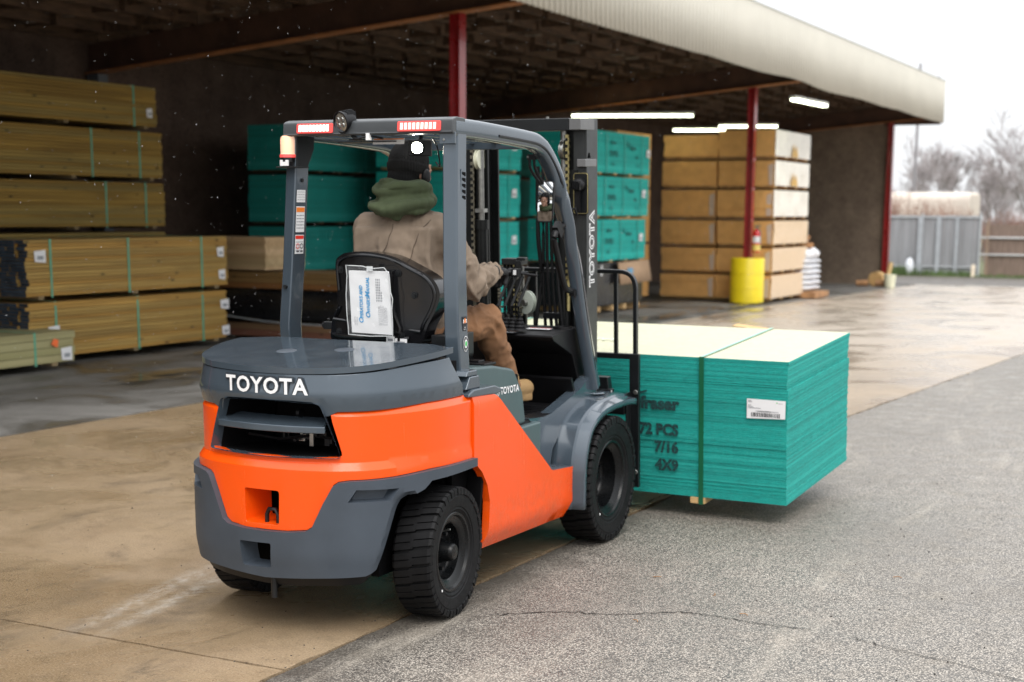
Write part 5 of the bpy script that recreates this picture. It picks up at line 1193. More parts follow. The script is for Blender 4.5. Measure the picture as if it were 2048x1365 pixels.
# yellow bollard drum round the middle post
YEL = M('yellow_paint', (.80, .62, .010), .42, var=.08, vs=4, bump=.1, bs=30, coat=.2)
yb = thingB('post_guard', XP, 22.85, gz(22.85), 'yellow concrete-filled drum guarding the foot of the middle red post', 'post guard')
mb = MB(); mb.lathe([(.335, 0), (.335, .86), (.325, .875), (.30, .88), (0, .88)], (0, 0, 0), (0, 0, 1), 40)
for z in (.29, .58): mb.lathe([(.335, z-.012), (.342, z), (.335, z+.012)], (0, 0, 0), (0, 0, 1), 40)
part('drum', mb, YEL, yb)
fe = thingB('fire_extinguisher', XP+.21, 22.72, .96, 'red fire extinguisher hung on the right side of the middle red post', 'fire extinguisher')
mb = MB(); mb.lathe([(0, 0), (.075, 0), (.08, .02), (.08, .36), (.06, .42), (.02, .45), (0, .45)], (0, 0, 0), (0, 0, 1), 20); part('cylinder', mb, M('red_gloss', (.55, .01, .01), .2, coat=.5), fe)
mb = MB(); mb.cyl((0, 0, .44), (0, 0, .49), .022, 10); mb.box((.02, 0, .50), (.12, .02, .02)); mb.box((.02, 0, .53), (.12, .02, .012)); mb.tube([(.02, -.02, .47), (.10, -.05, .40), (.10, -.06, .15)], .010, 6); part('valve', mb, STEEL, fe)
mb = MB(); mb.lathe([(.0812, .19), (.0812, .31)], (0, 0, 0), (0, 0, 1), 20); part('label', mb, WHITE, fe); mb = MB(); mb.lathe([(.0815, .03), (.0815, .15)], (0, 0, 0), (0, 0, 1), 20); part('lower_label', mb, M('yellow_lbl', (.8, .6, .15), .5), fe)
# ================================================================ lumber packs
def lumber(name, a, b, dark, g=.0):
    t = NT(name); v = t.co((8, .35, 8)); v2 = t.co((1, .25, 1)); n = t.noise(v, 1.4, 5, .6, .6)
    geo = t.n('NewGeometry'); isl = geo.outputs['Random Per Island']
    c = t.mix(isl, a, b); c = t.mix(t.ramp(n, [(.42, 0.), (.62, .55)]), c, dark)
    vo = t.n('TexVoronoi'); vo.inputs['Scale'].default_value = 3.2; mp = t.co((1, .75, 2.2)); t.l(mp, vo.inputs['Vector']); c = t.mix(t.ramp(vo.outputs['Distance'], [(.07, .9), (.12, 0.)]), c, tuple(x*.3 for x in dark))
    c = t.mix(t.math('MULTIPLY', t.ramp(t.math('FRACT', t.math('MULTIPLY', isl, 7.3)), [(.55, 0.), (.75, 1.)]), .25+g), c, (.26, .25, .10))
    t.set(Base_Color=c, Roughness=.8, Normal=t.bump(n, .2, .004)); return t.m
LUMA = lumber('treated_lumber', (.38, .205, .038), (.57, .34, .082), (.20, .10, .020)); LUMB = lumber('olive_lumber', (.30, .178, .030), (.46, .29, .058), (.15, .088, .016), .05)
LUMP = lumber('pale_lumber', (.52, .36, .19), (.64, .46, .27), (.36, .23, .11)); LUMO = lumber('orange_beam', (.20, .085, .022), (.27, .12, .035), (.11, .045, .012)); 
LUME = M('blue_end_paint', (.045, .062, .085), .75, var=.5, vs=12); TARP = M('black_tarp', (.010, .011, .013), .3, var=.3, bump=.6, bs=6); REDB = lumber('red_block', (.20, .085, .050), (.26, .11, .07), (.12, .05, .03))
GST = M('mint_strap', (.10, .38, .24), .45, var=.1)
def pack(name, x1, y0, y1, z0, z1, w, label, group, m, em=None, bt=.040, bw=.14, straps=(), tags=(), seed=1, cat='lumber pack', twist=0):
    """x1 = face towards the yard; boards run along y"""
    o = thingB(name, x1, y0, z0, label, cat, group); rr = random.Random(seed); mb = MB(); n = max(1, round((z1-z0-.04)/bt)); nc = max(1, round(w/bw)); h = (z1-z0-.04)/n; L = y1-y0
    for i in range(n):
        for j in range(nc):
            if 0 < j < nc-1 and 0 < i < n-1: 
                if em is None: continue
            dx = rr.uniform(-.007, .007); dy = rr.uniform(-.03, .03); wj = w/nc
            X1 = -j*wj+dx; X0 = -(j+1)*wj+.004+dx; a = dy; b = L+rr.uniform(-.015, .015); za = .04+i*h; zb = .04+(i+1)*h-.006
            if em is None and 0 < i < n-1 and nc > 1 and j == 0: X0 = -w/2
            if em is None and 0 < i < n-1 and nc > 1 and j == nc-1: X1 = -w/2
            p = [(X0, a, za), (X1, a, za), (X1, b, za), (X0, b, za), (X0, a, zb), (X1, a, zb), (X1, b, zb), (X0, b, zb)]
            mb.add(p, [(3, 2, 1, 0), (4, 5, 6, 7), (1, 2, 6, 5), (2, 3, 7, 6), (3, 0, 4, 7)], 0); mb.add(p, [(0, 1, 5, 4)], 1 if em else 0)
    part('boards', mb, [m, em or m], o, ang=20)
    for t in (.06, .5, .94): mb = MB(); mb.bx(-w, -.01, L*t-.04, L*t+.04, .0, .038); part('bearer', mb, M('bearer', (.22, .16, .08), .8, var=.3), o)
    for s in straps:
        mb = MB(); mb.bx(.001, .006, s-.014, s+.014, .02, z1-z0+.004); mb.bx(-w, .006, s-.014, s+.014, z1-z0+.001, z1-z0+.005); part('strap', mb, GST, o)
    for k, (ty, tz, tw, th_) in enumerate(tags):
        mb = MB(); mb.add([(.010, ty, tz), (.012, ty+tw, tz-.012), (.020, ty+tw*.95, tz+th_), (.010, ty-.01, tz+th_*.9)], [(0, 1, 2, 3)], 0); mb.add([(.016, ty+tw*.2, tz+th_*.2), (.017, ty+tw*.75, tz+th_*.18), (.022, ty+tw*.75, tz+th_*.5), (.018, ty+tw*.2, tz+th_*.5)], [(0, 1, 2, 3)], 1); tpart('tag', mb, [WHITE, M('tag_print', (.30, .32, .34), .6)], o)
    return o
G1 = 'packs of treated lumber at the left of the shed'
pack('lumber_pack', -10.2, 7.4, 10.80, 1.46, 2.08, 1.15, 'lowest of the three high lumber packs at the upper left', G1, LUMB, straps=(2.25, 3.02-.35+.35), seed=2)
pack('lumber_pack', -10.2, 7.4, 10.78, 2.11, 2.76, 1.15, 'middle of the three high lumber packs at the upper left, greenish with two mint straps', G1, LUMB, straps=(2.02, 2.93), seed=3)
pack('lumber_pack', -10.2, 7.3, 10.70, 2.80, 3.36, 1.15, 'topmost lumber pack at the upper left, one strap and a white tag near its end', G1, LUMB, straps=(2.95,), tags=((3.20, .16, .10, .12),), seed=4)
pack('lumber_pack', -10.15, 7.4, 10.75, .75, 1.42, 1.15, 'greenish lumber pack under the high stack, only its top edge showing above the front packs', G1, LUMB, seed=5)
pack('lumber_pack', -10.15, 7.4, 10.75, .02, .72, 1.15, 'bottom pack of the high stack, hidden behind the front lumber packs', G1, LUMB, seed=6)
pack('lumber_pack', -8.57, 6.60, 10.08, .72, 1.385, 1.10, 'upper front lumber pack with blue-grey painted ends and three mint straps', G1, LUMA, LUME, straps=(.36, 1.62, 2.97), tags=((.12, .42, .16, .13), (3.28, .41, .12, .12), (3.30, .12, .12, .12)), seed=7)
pack('lumber_pack', -8.57, 6.58, 10.04, .035, .69, 1.10, 'lower front lumber pack with blue-grey painted ends, standing on the shed floor', G1, LUMA, LUME, straps=(.42, 1.77, 2.98), tags=((.30, .25, .16, .14), (3.34, .42, .16, .12), (3.36, .08, .14, .12)), seed=8)
sm_ = pack('lumber_pack', -8.10, 2.0, 6.78, .035, .41, .95, 'small low pack of pale green boards with an orange tag, at the left edge', G1, lumber('green_lumber', (.36, .33, .16), (.46, .40, .20), (.24, .21, .09), .3), None, bt=.075, straps=(4.2,), tags=((4.58, .06, .15, .14),), seed=9)
mb = MB(); mb.add([(.02, 4.42, .24), (.03, 4.50, .20), (.03, 4.52, .28), (.02, 4.46, .30)], [(0, 1, 2, 3)]); tpart('orange_tag', mb, M('orange_tag', (.9, .15, .02), .5), sm_)
# packs lying across, facing the truck: boards run along x
def packx(name, x0, x1, y, z0, z1, w, label, m, bt=.04, group=None, straps=(), cat='lumber pack', seed=1):
    o = empty(name, Wb(x1, y, z0), -BR+pi/2, label, cat, group); rr = random.Random(seed); mb = MB(); n = max(1, round((z1-z0)/bt)); h = (z1-z0)/n; L = x1-x0
    for i in range(n):
        d = rr.uniform(-.004, .004); mb.bx(-0+d, w+d, 0+rr.uniform(-.01, .01), L, i*h, (i+1)*h-.004)
    part('boards', mb, m, o, ang=20)
    for s in straps: mb = MB(); mb.bx(-.006, -.002, s-.014, s+.014, 0, z1-z0+.004); part('strap', mb, GST, o)
    return o
G2 = 'packs stacked across the shed behind the front lumber'
packx('lumber_pack', -9.9, -8.45, 10.75, .925, 1.36, .9, 'pale clean lumber pack between the front lumber and the truck, on an orange-brown pack', LUMP, group=G2, straps=(1.0,), seed=1)
packx('lumber_pack', -9.9, -7.30, 10.80, .675, .90, 1.0, 'orange-brown pack of timber beneath the pale pack, running behind the left guard pillar', LUMO, bt=.075, group=G2, seed=2)
packx('lumber_pack', -9.9, -7.40, 10.85, .02, .20, .9, 'reddish low pack of blocks on the shed floor under the black wrapped bundle', REDB, bt=.09, group=G2, seed=3)
wb = empty('wrapped_bundle', Wb(-8.6, 11.2, .20), -BR, 'sagging black wrapped bundle between the orange-brown pack and the reddish blocks', 'wrapped bundle'); mb = MB(); vs = []
NXx = 26
for i in range(NXx+1):
    x = -1.25+2.6*i/NXx; s = .03*mnoise.noise(Vector((x*2.5, 0, 1)))
    for (yy, zz) in ((-.40, .06+s), (-.46+s, .20), (-.44, .38), (-.36, .47), (.4, .47), (.4, .03)): vs.append((x, yy+.03*mnoise.noise(Vector((x*3, zz*5, 2))), zz+s*.4))
mb.add(vs, [(i*6+j, (i+1)*6+j, (i+1)*6+(j+1) % 6, i*6+(j+1) % 6) for i in range(NXx) for j in range(6)]+[(5, 4, 3, 2, 1, 0), tuple(NXx*6+j for j in range(6))]); part('wrap', mb, TARP, wb, ang=50)
mb = MB(); mb.tube([(-.65, -.50, .22), (-.5, -.52, .10), (-.1, -.50, .06), (.3, -.48, .03), (1.2, -.5, .02)], .012, 6); part('wrap_edge', mb, M('pale_wrap_edge', (.35, .37, .38), .4), wb)
# ================================================================ board packs with green edges
GBR = osb_edge('green_pack_bright', 1.35); GDK = osb_edge('green_pack_shaded', .75)  # dark copy has the shade deep in the shed put into its colour
STP = M('pack_print', (.004, .11, .10), .8)
DRUN = M('shaded_runner', (.06, .04, .02), .9)  # runner colour darkened to carry the shade between the dim packs
PINE = M('runner', (.50, .33, .15), .8, var=.3)
def gpack(x1, y0, y1, z0, z1, w, label, group, m, prints=True, tagp=None, seed=1, strap=True, cat='board pack'):
    o = thingB('board_pack', x1, y0, z0, label, cat, group); rr = random.Random(seed); L = y1-y0; H_ = z1-z0-.035; mb = MB(); n = 22; ox = 0
    for i in range(n):
        if i in (7, 13): ox = rr.uniform(-.015, .02)
        d = ox+rr.uniform(-.004, .004); e = rr.uniform(-.006, .006); za = .035+H_*i/n; zb = .035+H_*(i+1)/n-.0015; mb.bx(-w+d, d, e, L+e, za, zb)
    part('boards', mb, m, o, ang=20)
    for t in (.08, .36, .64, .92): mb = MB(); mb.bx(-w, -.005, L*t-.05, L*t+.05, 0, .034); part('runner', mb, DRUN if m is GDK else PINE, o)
    if strap:
        for t in (.17, .5, .83): mb = MB(); mb.bx(.022, .025, L*t-.012, L*t+.012, .02, z1-z0+.002); part('strap', mb, M('pack_strap', (.02, .36, .30), .4), o)
    f = plane_f((.026, L/2, H_/2+.03), (0, 1, 0), (0, 0, 1)); mb = MB()
    if prints:
        for tx, sz, px_, pz_, bo in (('fraser', .085, -.50, .17, .004), ('72 PCS', .12, -.50, -.02, .005), ('7/16', .075, -.52, -.20, .003), ('fraser', .11, .38, .11, .005), ('4X8', .07, .55, -.05, .003), ('72', .06, .60, -.20, .003)):
            mb = MB(); text_mb(mb, tx, sz, lambda a, b, w_: f(px_+a, pz_+b), 0, bold=bo); tpart('print', mb, STP, o)
        mb = MB(); mb.add([f(.10, .12), f(.17, .12), f(.15, .24)], [(0, 1, 2)])
        tpart('print', mb, STP, o)
    if tagp: mb = MB(); f = plane_f((.027, tagp[0], tagp[1]), (0, 1, 0), (0, 0, 1)); mb.add([f(-.09, -.07), f(.09, -.07), f(.085, .07), f(-.07, .06)], [(0, 1, 2, 3)], 0); mb.add([f(-.06, -.04, .002), f(.06, -.04, .002), f(.06, -.01, .002), f(-.06, -.01, .002)], [(0, 1, 2, 3)], 1); tpart('tag', mb, [WHITE, INKG], o)
    return o
G3 = 'bright green board packs right of the mast'
gpack(-6.70, 17.66, 20.06, 2.36, 3.09, 1.22, 'topmost bright green board pack right of the mast, white tag near its right end', G3, GBR, tagp=(2.28, .42), seed=1)
gpack(-6.70, 17.60, 20.02, 1.63, 2.33, 1.22, 'middle bright green board pack right of the mast, its upper half slid outwards', G3, GBR, tagp=(2.16, .43), seed=2)
gpack(-6.72, 17.58, 19.96, .86, 1.60, 1.22, 'lowest bright green board pack right of the mast, on top of a black wrapped pack', G3, GBR, tagp=(2.12, .42), seed=3)
bp_ = thingB('wrapped_pack', -6.74, 17.6, 0.012, 'black wrapped pack on the floor under the bright green board packs', 'wrapped pack'); mb = MB(); mb.bx(-1.2, 0, 0, 2.36, .09, .84); part('wrap', mb, TARP, bp_, bevel=.02)
for y in (.35, .95, 1.5, 2.1): mb = MB(); mb.bx(-1.2, .01, y-.06, y+.06, .0, .085); part('runner', mb, PINE, bp_)
mb = MB(); mb.bx(.002, .006, .42, .48, .62, .80); part('tag', mb, WHITE, bp_)
for y in (.75, 1.7): mb = MB(); mb.bx(.001, .004, y-.01, y+.01, .09, .85); part('strap', mb, M('grey_strap', (.12, .12, .12), .4), bp_)
cb = thingB('cardboard_sheet', -6.66, 18.6, .46, 'tan cardboard sheet hanging over the face of the black wrapped pack', 'cardboard'); mb = MB(); mb.add([(0, 0, .38), (.05, 0, 0), (.07, 1.42, .02), (0, 1.42, .40), (-.02, 0, .385), (-.02, 1.42, .405), (.045, 0, .0), (.065, 1.42, .02)], [(0, 1, 2, 3), (4, 0, 3, 5)]); o = part('sheet', mb, M('cardboard', (.47, .31, .19), .85, var=.06), cb); sd = o.modifiers.new('s', 'SOLIDIFY'); sd.thickness = .008
mb = MB(); f = plane_f((.045, .45, .23), (0, 1, 0), (-.1, 0, 1)); mb.add([f(-.13, -.04), f(.13, -.04), f(.13, .05), f(-.13, .05)], [(0, 1, 2, 3)]); tpart('blue_mark', mb, M('blue_mark', (.12, .30, .45), .6), cb)
# packs seen through the mast
G4 = 'green board packs seen through the mast'
for k, (z0, z1, lb) in enumerate(((2.35, 3.06, 'topmost'), (1.60, 2.31, 'second from the top'), (.85, 1.56, 'third from the top'), (.06, .80, 'lowest'))):
    gpack(-7.5, 13.95, 16.42-.03*k, z0, z1, 1.22, lb+' of the green board packs showing between the mast rails', G4, GBR, tagp=(2.20, .42), seed=20+k, prints=False)
BRO = M('brown_fibreboard', (.66, .37, .125), .85, var=.10, vs=5, bump=.15, bs=90, scale=(1, 1, 1)); BROD = M('brown_fibreboard_shaded', (.26, .16, .08), .85, var=.12)  # darker copy carries the shade at the back of the shed
G5 = 'brown packs behind the mast'
for k, (z0, z1) in enumerate(((.06, 1.30), (1.36, 2.62))):
    o = thingB('brown_pack', -8.3, 16.9, z0, ('lower' if k == 0 else 'upper')+' narrow brown pack between the green packs behind the mast', 'fibreboard pack', G5); mb = MB()
    for i in range(16): mb.bx(-1.2+rr.uniform(-.006, .006), rr.uniform(-.006, .006), 0, .85, (z1-z0)*i/16, (z1-z0)*(i+1)/16-.002)
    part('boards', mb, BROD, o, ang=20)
for k, (z0, z1, lb) in enumerate(((2.35, 3.06, 'topmost'), (1.60, 2.31, 'middle'), (.85, 1.56, 'lowest'))):
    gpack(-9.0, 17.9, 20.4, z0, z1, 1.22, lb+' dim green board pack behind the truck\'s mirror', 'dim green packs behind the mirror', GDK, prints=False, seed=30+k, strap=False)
# dark column of green packs behind the driver
G6 = 'dark green board packs behind the driver'
for c_, (y0, y1, nm) in enumerate(((12.65, 14.50, 'left'), (14.56, 17.2, 'right'))):
    for k, (z0, z1, lb) in enumerate(((2.28, 2.97, 'top'), (1.52, 2.24, 'middle'), (.80, 1.48, 'bottom'))):
        gpack(-9.3, y0, y1, z0, z1, .86, lb+' dim green board pack in the '+nm+' column behind the driver', G6, GDK, prints=False, seed=40+k+5*c_, strap=False)
o = thingB('wrapped_pack', -9.35, 12.7, .012, 'dark wrapped pack on the floor beneath the dim green board packs', 'wrapped pack'); mb = MB(); mb.bx(-.8, 0, 0, 4.6, 0, .77); part('wrap', mb, TARP, o, bevel=.02)
# high brown packs far under the roof
for k, (y0, y1, lb) in enumerate(((24.3, 26.6, 'dim brown pack high at the back of the shed, just left of the mast top'),)):
    o = thingB('brown_pack', -11.1, 20.2, 2.9, lb, 'fibreboard pack'); mb = MB(); 
    for i in range(10): mb.bx(-.5, 0, 0, 2.4, .06*i, .06*i+.057)
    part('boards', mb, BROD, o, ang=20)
# ================================================================ brown fibreboard packs, wrapped at one end
WRAP = M('white_wrap', (.84, .79, .68), .30, var=.08, vs=3, bump=.35, bs=7, coat=.3); PAL = M('pale_board_ends', (.78, .57, .34), .7, var=.12, vs=6, scale=(1, 1, 14)); FILM = M('clear_film', (.75, .75, .74), .18, var=.05, alpha=.22, bump=.5, bs=8)
DIVZ = (0, .545, 1.09, 1.64, 2.25, 2.83, 3.43)
G7 = 'brown fibreboard packs in two columns'
ordn = ('lowest', 'second from the floor', 'third from the floor', 'fourth from the floor', 'second from the top', 'topmost')
for c_, (x1, nm, wdt) in enumerate(((-5.345, 'right column, white-wrapped at its end', 1.16), (-6.545, 'left column, beside the wrapped column', 1.17))):
    for k in range(6):
        z0 = DIVZ[k]+gz(24)+.02; z1 = DIVZ[k+1]+gz(24)-.02-(.08 if (c_ and k == 5) else 0); rr = random.Random(60+k+9*c_)
        o = thingB('brown_pack', x1+rr.uniform(-.02, .02), 23.32+rr.uniform(-.03, .03), z0, ordn[k]+' brown pack in the '+nm, 'fibreboard pack', G7); h = z1-z0-.05; n = 13; mb = MB(); dx = 0
        for i in range(n):
            if i in (4, 9): dx = rr.uniform(-.012, .012)
            d = dx+rr.uniform(-.003, .003); mb.bx(-wdt+d, d, d, 2.42+d, .05+h*i/n, .05+h*(i+1)/n-.0015)
        part('boards', mb, BRO, o, ang=20)
        for t in (.06, .35, .65, .94): mb = MB(); mb.bx(-wdt, -.004, 2.42*t-.06, 2.42*t+.06, 0, .048); part('runner', mb, PINE, o)
        if c_ == 0:   # sheeting over the end facing the yard
            mb = MB(); vs = []; top_w = k >= 3; NY, NZ = 14, 5
            for i in range(NY+1):
                for j in range(NZ+1):
                    y = -.012+2.45*i/NY; z = .05+h*j/NZ; vs.append((.022+.016*mnoise.noise(Vector((y*3, z*4, k))), y, z+.0))
            mb.add(vs, [(i*(NZ+1)+j, (i+1)*(NZ+1)+j, (i+1)*(NZ+1)+j+1, i*(NZ+1)+j+1) for i in range(NY) for j in range(NZ)])
            part('end_wrap', mb, WRAP if top_w or k == 0 and False else PAL, o, ang=60)
            if not top_w or k == 5:
                mb = MB(); mb.add([(v[0]+.016, v[1], v[2]) for v in vs], [(i*(NZ+1)+j, (i+1)*(NZ+1)+j, (i+1)*(NZ+1)+j+1, i*(NZ+1)+j+1) for i in range(NY) for j in range(NZ)]); part('film', mb, FILM, o, ang=60)
            if k in (4, 5): mb = MB(); mb.add([(.055, 1.0, .06), (.055, 1.5, .06), (.055, 1.35, .30), (.055, 1.25, .16), (.055, 1.15, .34)], [(0, 1, 2, 3, 4)]); part('stain_patch', mb, M('amber_stain', (.62, .38, .10), .5), o)
        if rr.random() < .8:
            mb = MB(); mb.add([(-.10-.03*rr.random(), -.010, .06), (-.02, -.012, .06), (-.015, -.012, .05+h*.9), (-.13, -.010, .05+h*.8)], [(0, 1, 2, 3)]); part('torn_film', mb, M('torn_film', (.52, .42, .34), .3, var=.1, coat=.2), o)
G8 = 'brown packs stacked behind the two columns'
for k in range(3):
    o = thingB('brown_pack', -7.72, 20.9, .05+1.09*k, ('lowest', 'middle', 'topmost')[k]+' brown pack in the narrow column left of the two wrapped columns', 'fibreboard pack', G8); mb = MB()
    for i in range(22): mb.bx(-1.2+rr.uniform(-.006, .006), rr.uniform(-.006, .006), 0, 1.75, 1.04*i/22, 1.04*(i+1)/22-.0015)
    part('boards', mb, BRO, o, ang=20)
# pallet of white bags, offcuts at the end of the shed
pb = thingB('bag_pallet', -5.45, 25.55, gz(25.6), 'pallet of white wrapped bags with scrap wood on top, right of the brown packs', 'bag pallet'); mb = MB()
for i in range(6):
    for j in range(3): mb = MB(); mb.ball((-.05+.02*rr.uniform(-1, 1), .15+.33*j, .20+.115*i), (.34, .19, .075), nu=12, nv=6); part('bag', mb, M('white_bag', (.66, .67, .70), .35, var=.1, bump=.4, bs=12, coat=.2), pb, ang=60)
for i in range(3): mb = MB(); mb.ball((.03, .3+.2*i, .93+.05*(i == 1)), (.26, .2, .13), nu=12, nv=8); part('bag', mb, M('bright_bag', (.78, .79, .82), .3, bump=.4, bs=10), pb, ang=60)
mb = MB(); mb.box((.05, .3, 1.12), (.35, .22, .10), rot=Matrix.Rotation(.5, 3, 'Z')); mb.box((.08, .25, 1.20), (.10, .10, .28), rot=Matrix.Rotation(.4, 3, 'Y')); part('scrap', mb, M('scrap_wood', (.38, .20, .09), .8, var=.4), pb)
mb = MB(); mb.bx(-.45, .42, -.05, 1.05, 0, .12); part('pallet', mb, M('scrap_wood', (.38, .20, .09), .8, var=.4), pb)
for k, (x, y, r, L, lb, nm, m_) in enumerate(((-5.62, 33.6, .19, .45, 'round tan cut log end lying at the foot of the far red post', 'log', M('log_end', (.48, .30, .12), .8, var=.3)), (-5.95, 33.3, .10, .3, 'small dark orange offcut left of the round log', 'offcut', M('scrap_wood', None or (.38, .2, .09))), (-5.42, 33.2, .11, .3, 'brown offcut between the round log and the cream bucket', 'offcut', MATS['scrap_wood']), (-5.40, 33.9, .07, .42, 'upright pale offcut leaning on the far red post', 'offcut', M('pale_off', (.6, .42, .2), .8)))):
    mb = MB(); z = gz(y)+.012
    if k == 3: mb.cyl((0, 0, .30), (.05, .05, .62), .06, 8)
    elif k == 0: mb.cyl((0, -L/2, r), (0, L/2, r), r, 24); mb.lathe([(r*.5, 0), (r*.55, -.004), (r*.6, 0)], (0, -L/2-.001, r), (0, 1, 0), 24)
    else: mb.cyl((-L/2, 0, r*.7), (L/2, .05, r*.8), r*.8, 10)
    o = part(nm, mb, m_, None, bevel=.006 if k else 0); o.location = Wb(x, y, z); tag(o, lb, nm)
bu = thingB('bucket', -5.15, 33.0, gz(33), 'pale cream bucket standing in front of the far red post', 'bucket'); mb = MB(); mb.lathe([(0, 0), (.13, 0), (.16, .32), (.17, .32), (.165, .335), (.15, .33), (.12, .02)], (0, 0, 0), (0, 0, 1), 20); part('pail', mb, M('cream_pail', (.75, .74, .55), .4), bu); mb = MB(); mb.tube([(.16*cos(t), .0, .31+.10*sin(t)*-1) for t in [pi*i/10 for i in range(11)]], .004, 5); part('handle', mb, STEEL, bu)
# ================================================================ beyond the yard
FG = M('grey_fence_slat', (.27, .275, .285), .6, var=.2, vs=2, scale=(4, 4, .3)); FP = M('fence_rail', (.42, .44, .45), .5); FBW = M('brown_fence_board', (.20, .145, .115), .85, var=.25, vs=3, scale=(6, 6, .6))
ZF = gz(45)
fn = thingB('slat_fence', -13.5, 45.2, ZF, 'tall grey slatted metal fence closing the far end of the yard', 'fence'); mb = MB(); rr = random.Random(3)
x = 0
while x < 8.45: w = rr.choice((.09, .10, .12)); mb.box((x+w/2, rr.uniform(-.01, .01), 1.0), (w-.008, .02, 2.0+rr.uniform(-.02, .02))); x += w
part('slats', mb, FG, fn)
for k, x in enumerate((0, 2.1, 4.2, 6.6, 8.5)): mb = MB(); mb.cyl((x, -.06, 0), (x, -.06, 2.08), .035, 10); part('fence_post', mb, FP, fn)
for z in (.3, 1.95): mb = MB(); mb.cyl((0, -.05, z), (8.5, -.05, z), .022, 8); part('fence_rail', mb, FP, fn)
for x, w in ((6.55, .16), (7.15, .14), (7.75, .10)): mb = MB(); mb.box((x, -.09, 1.0), (w, .02, 1.95)); part('pale_panel', mb, M('pale_panel', (.36, .38, .40), .5), fn)
fb = thingB('board_fence', -4.85, 45.6, ZF, 'brown board fence with pale rails at the right edge, behind the grass', 'fence'); mb = MB(); x = 0
while x < 12: mb.box((x+.07, 0, .86), (.14, .02, 1.72+rr.uniform(-.03, .03))); x += .146
part('boards', mb, FBW, fb)
for z in (.72, 1.28): mb = MB(); mb.cyl((-.6, -.06, z), (12, -.06, z), .032, 8); part('rail', mb, M('pale_rail', (.50, .50, .50), .5), fb)
for x in (.02, 2.4, 4.9, 7.4, 9.9): mb = MB(); mb.box((x, -.04, .9), (.10, .08, 1.85)); part('fence_post', mb, M('wood_post', (.30, .22, .16), .8), fb)
# low blocks and a bag at the foot of the fence
for k, (x, y, sx, sz, m_, nm, lb) in enumerate(((-5.02, 44.3, .13, .42, M('cream_post', (.72, .62, .48), .7), 'marker_post', 'short cream marker post at the corner of the grey fence'), (-7.15, 44.6, .24, .60, M('pale_bag', (.68, .70, .74), .5), 'bag', 'white bag sitting in the weeds at the foot of the grey fence'))):
    mb = MB(); mb.ball((0, 0, sz/2), (sx*.6, sx*.6, sz/2), nu=12, nv=8) if k else mb.lathe([(0, 0), (sx*.5, 0), (sx*.5, sz*.9), (sx*.4, sz), (0, sz)], (0, 0, 0), (0, 0, 1), 12); o = part(nm, mb, m_); o.location = Wb(x, y, ZF); tag(o, lb, nm.replace('_', ' '))
def grass(name, x0, x1, y0, y1, n, h, lab, sd=1, col=(.085, .135, .04)):
    mb = MB(); rr = random.Random(sd)
    for i in range(n):
        x, y = rr.uniform(x0, x1), rr.uniform(y0, y1); hh = h*rr.uniform(.4, 1.2); a = rr.uniform(0, pi); w = .02*rr.uniform(.6, 1.6); lx, ly = rr.uniform(-.5, .5)*hh, rr.uniform(-.5, .5)*hh; c = Wb(x, y, gz(min(y, 60)))
        mb.add([(c.x-w*cos(a), c.y-w*sin(a), c.z), (c.x+w*cos(a), c.y+w*sin(a), c.z), (c.x+lx, c.y+ly, c.z+hh)], [(0, 1, 2)])
    o = tpart(name, mb, M(name+'_mat', col, .8, var=.4, vs=2), None); tag(o, lab, 'grass', kind='stuff')
grass('grass', -5.0, 8, 44.2, 45.4, 1800, .12, 'strip of short green grass at the foot of the brown fence'); grass('weeds', -8.6, -5.1, 44.6, 45.1, 700, .22, 'patchy green weeds along the grey fence', 2)
grass('weeds', -8.0, -7.0, 44.4, 44.9, 350, .35, 'taller weeds around the white bag', 4)
ground('verge', [(-40, 44.0), (40, 44.0), (40, 160), (-40, 160)], .01, M('verge_soil', (.12, .13, .06), .9, var=.4, vs=1))
# long pale trailer behind the fence
tr = thingB('trailer', -17.5, 52, ZF, 'long cream tank trailer showing above the grey fence, rust-streaked brush in front', 'trailer'); mb = MB(); L = 11.1
mb.prism(roundpoly([(-1.1, 1.72), (1.1, 1.72), (1.1, 2.86), (-1.1, 2.86)], .35, 6), lambda u, v, w: (w, u, v), 0, L); part('body', mb, M('cream_body', (.66, .58, .50), .55, var=.15, vs=.8), tr, bevel=.12, seg=4)
mb = MB()
for x in (1.5, 2.6, 9.0, 10.0): mb.cyl((x, -1.15, .5), (x, -.8, .5), .5, 20)
mb.bx(.3, 10.8, -.8, .8, 1.0, 1.7); part('running_gear', mb, DARK, tr)
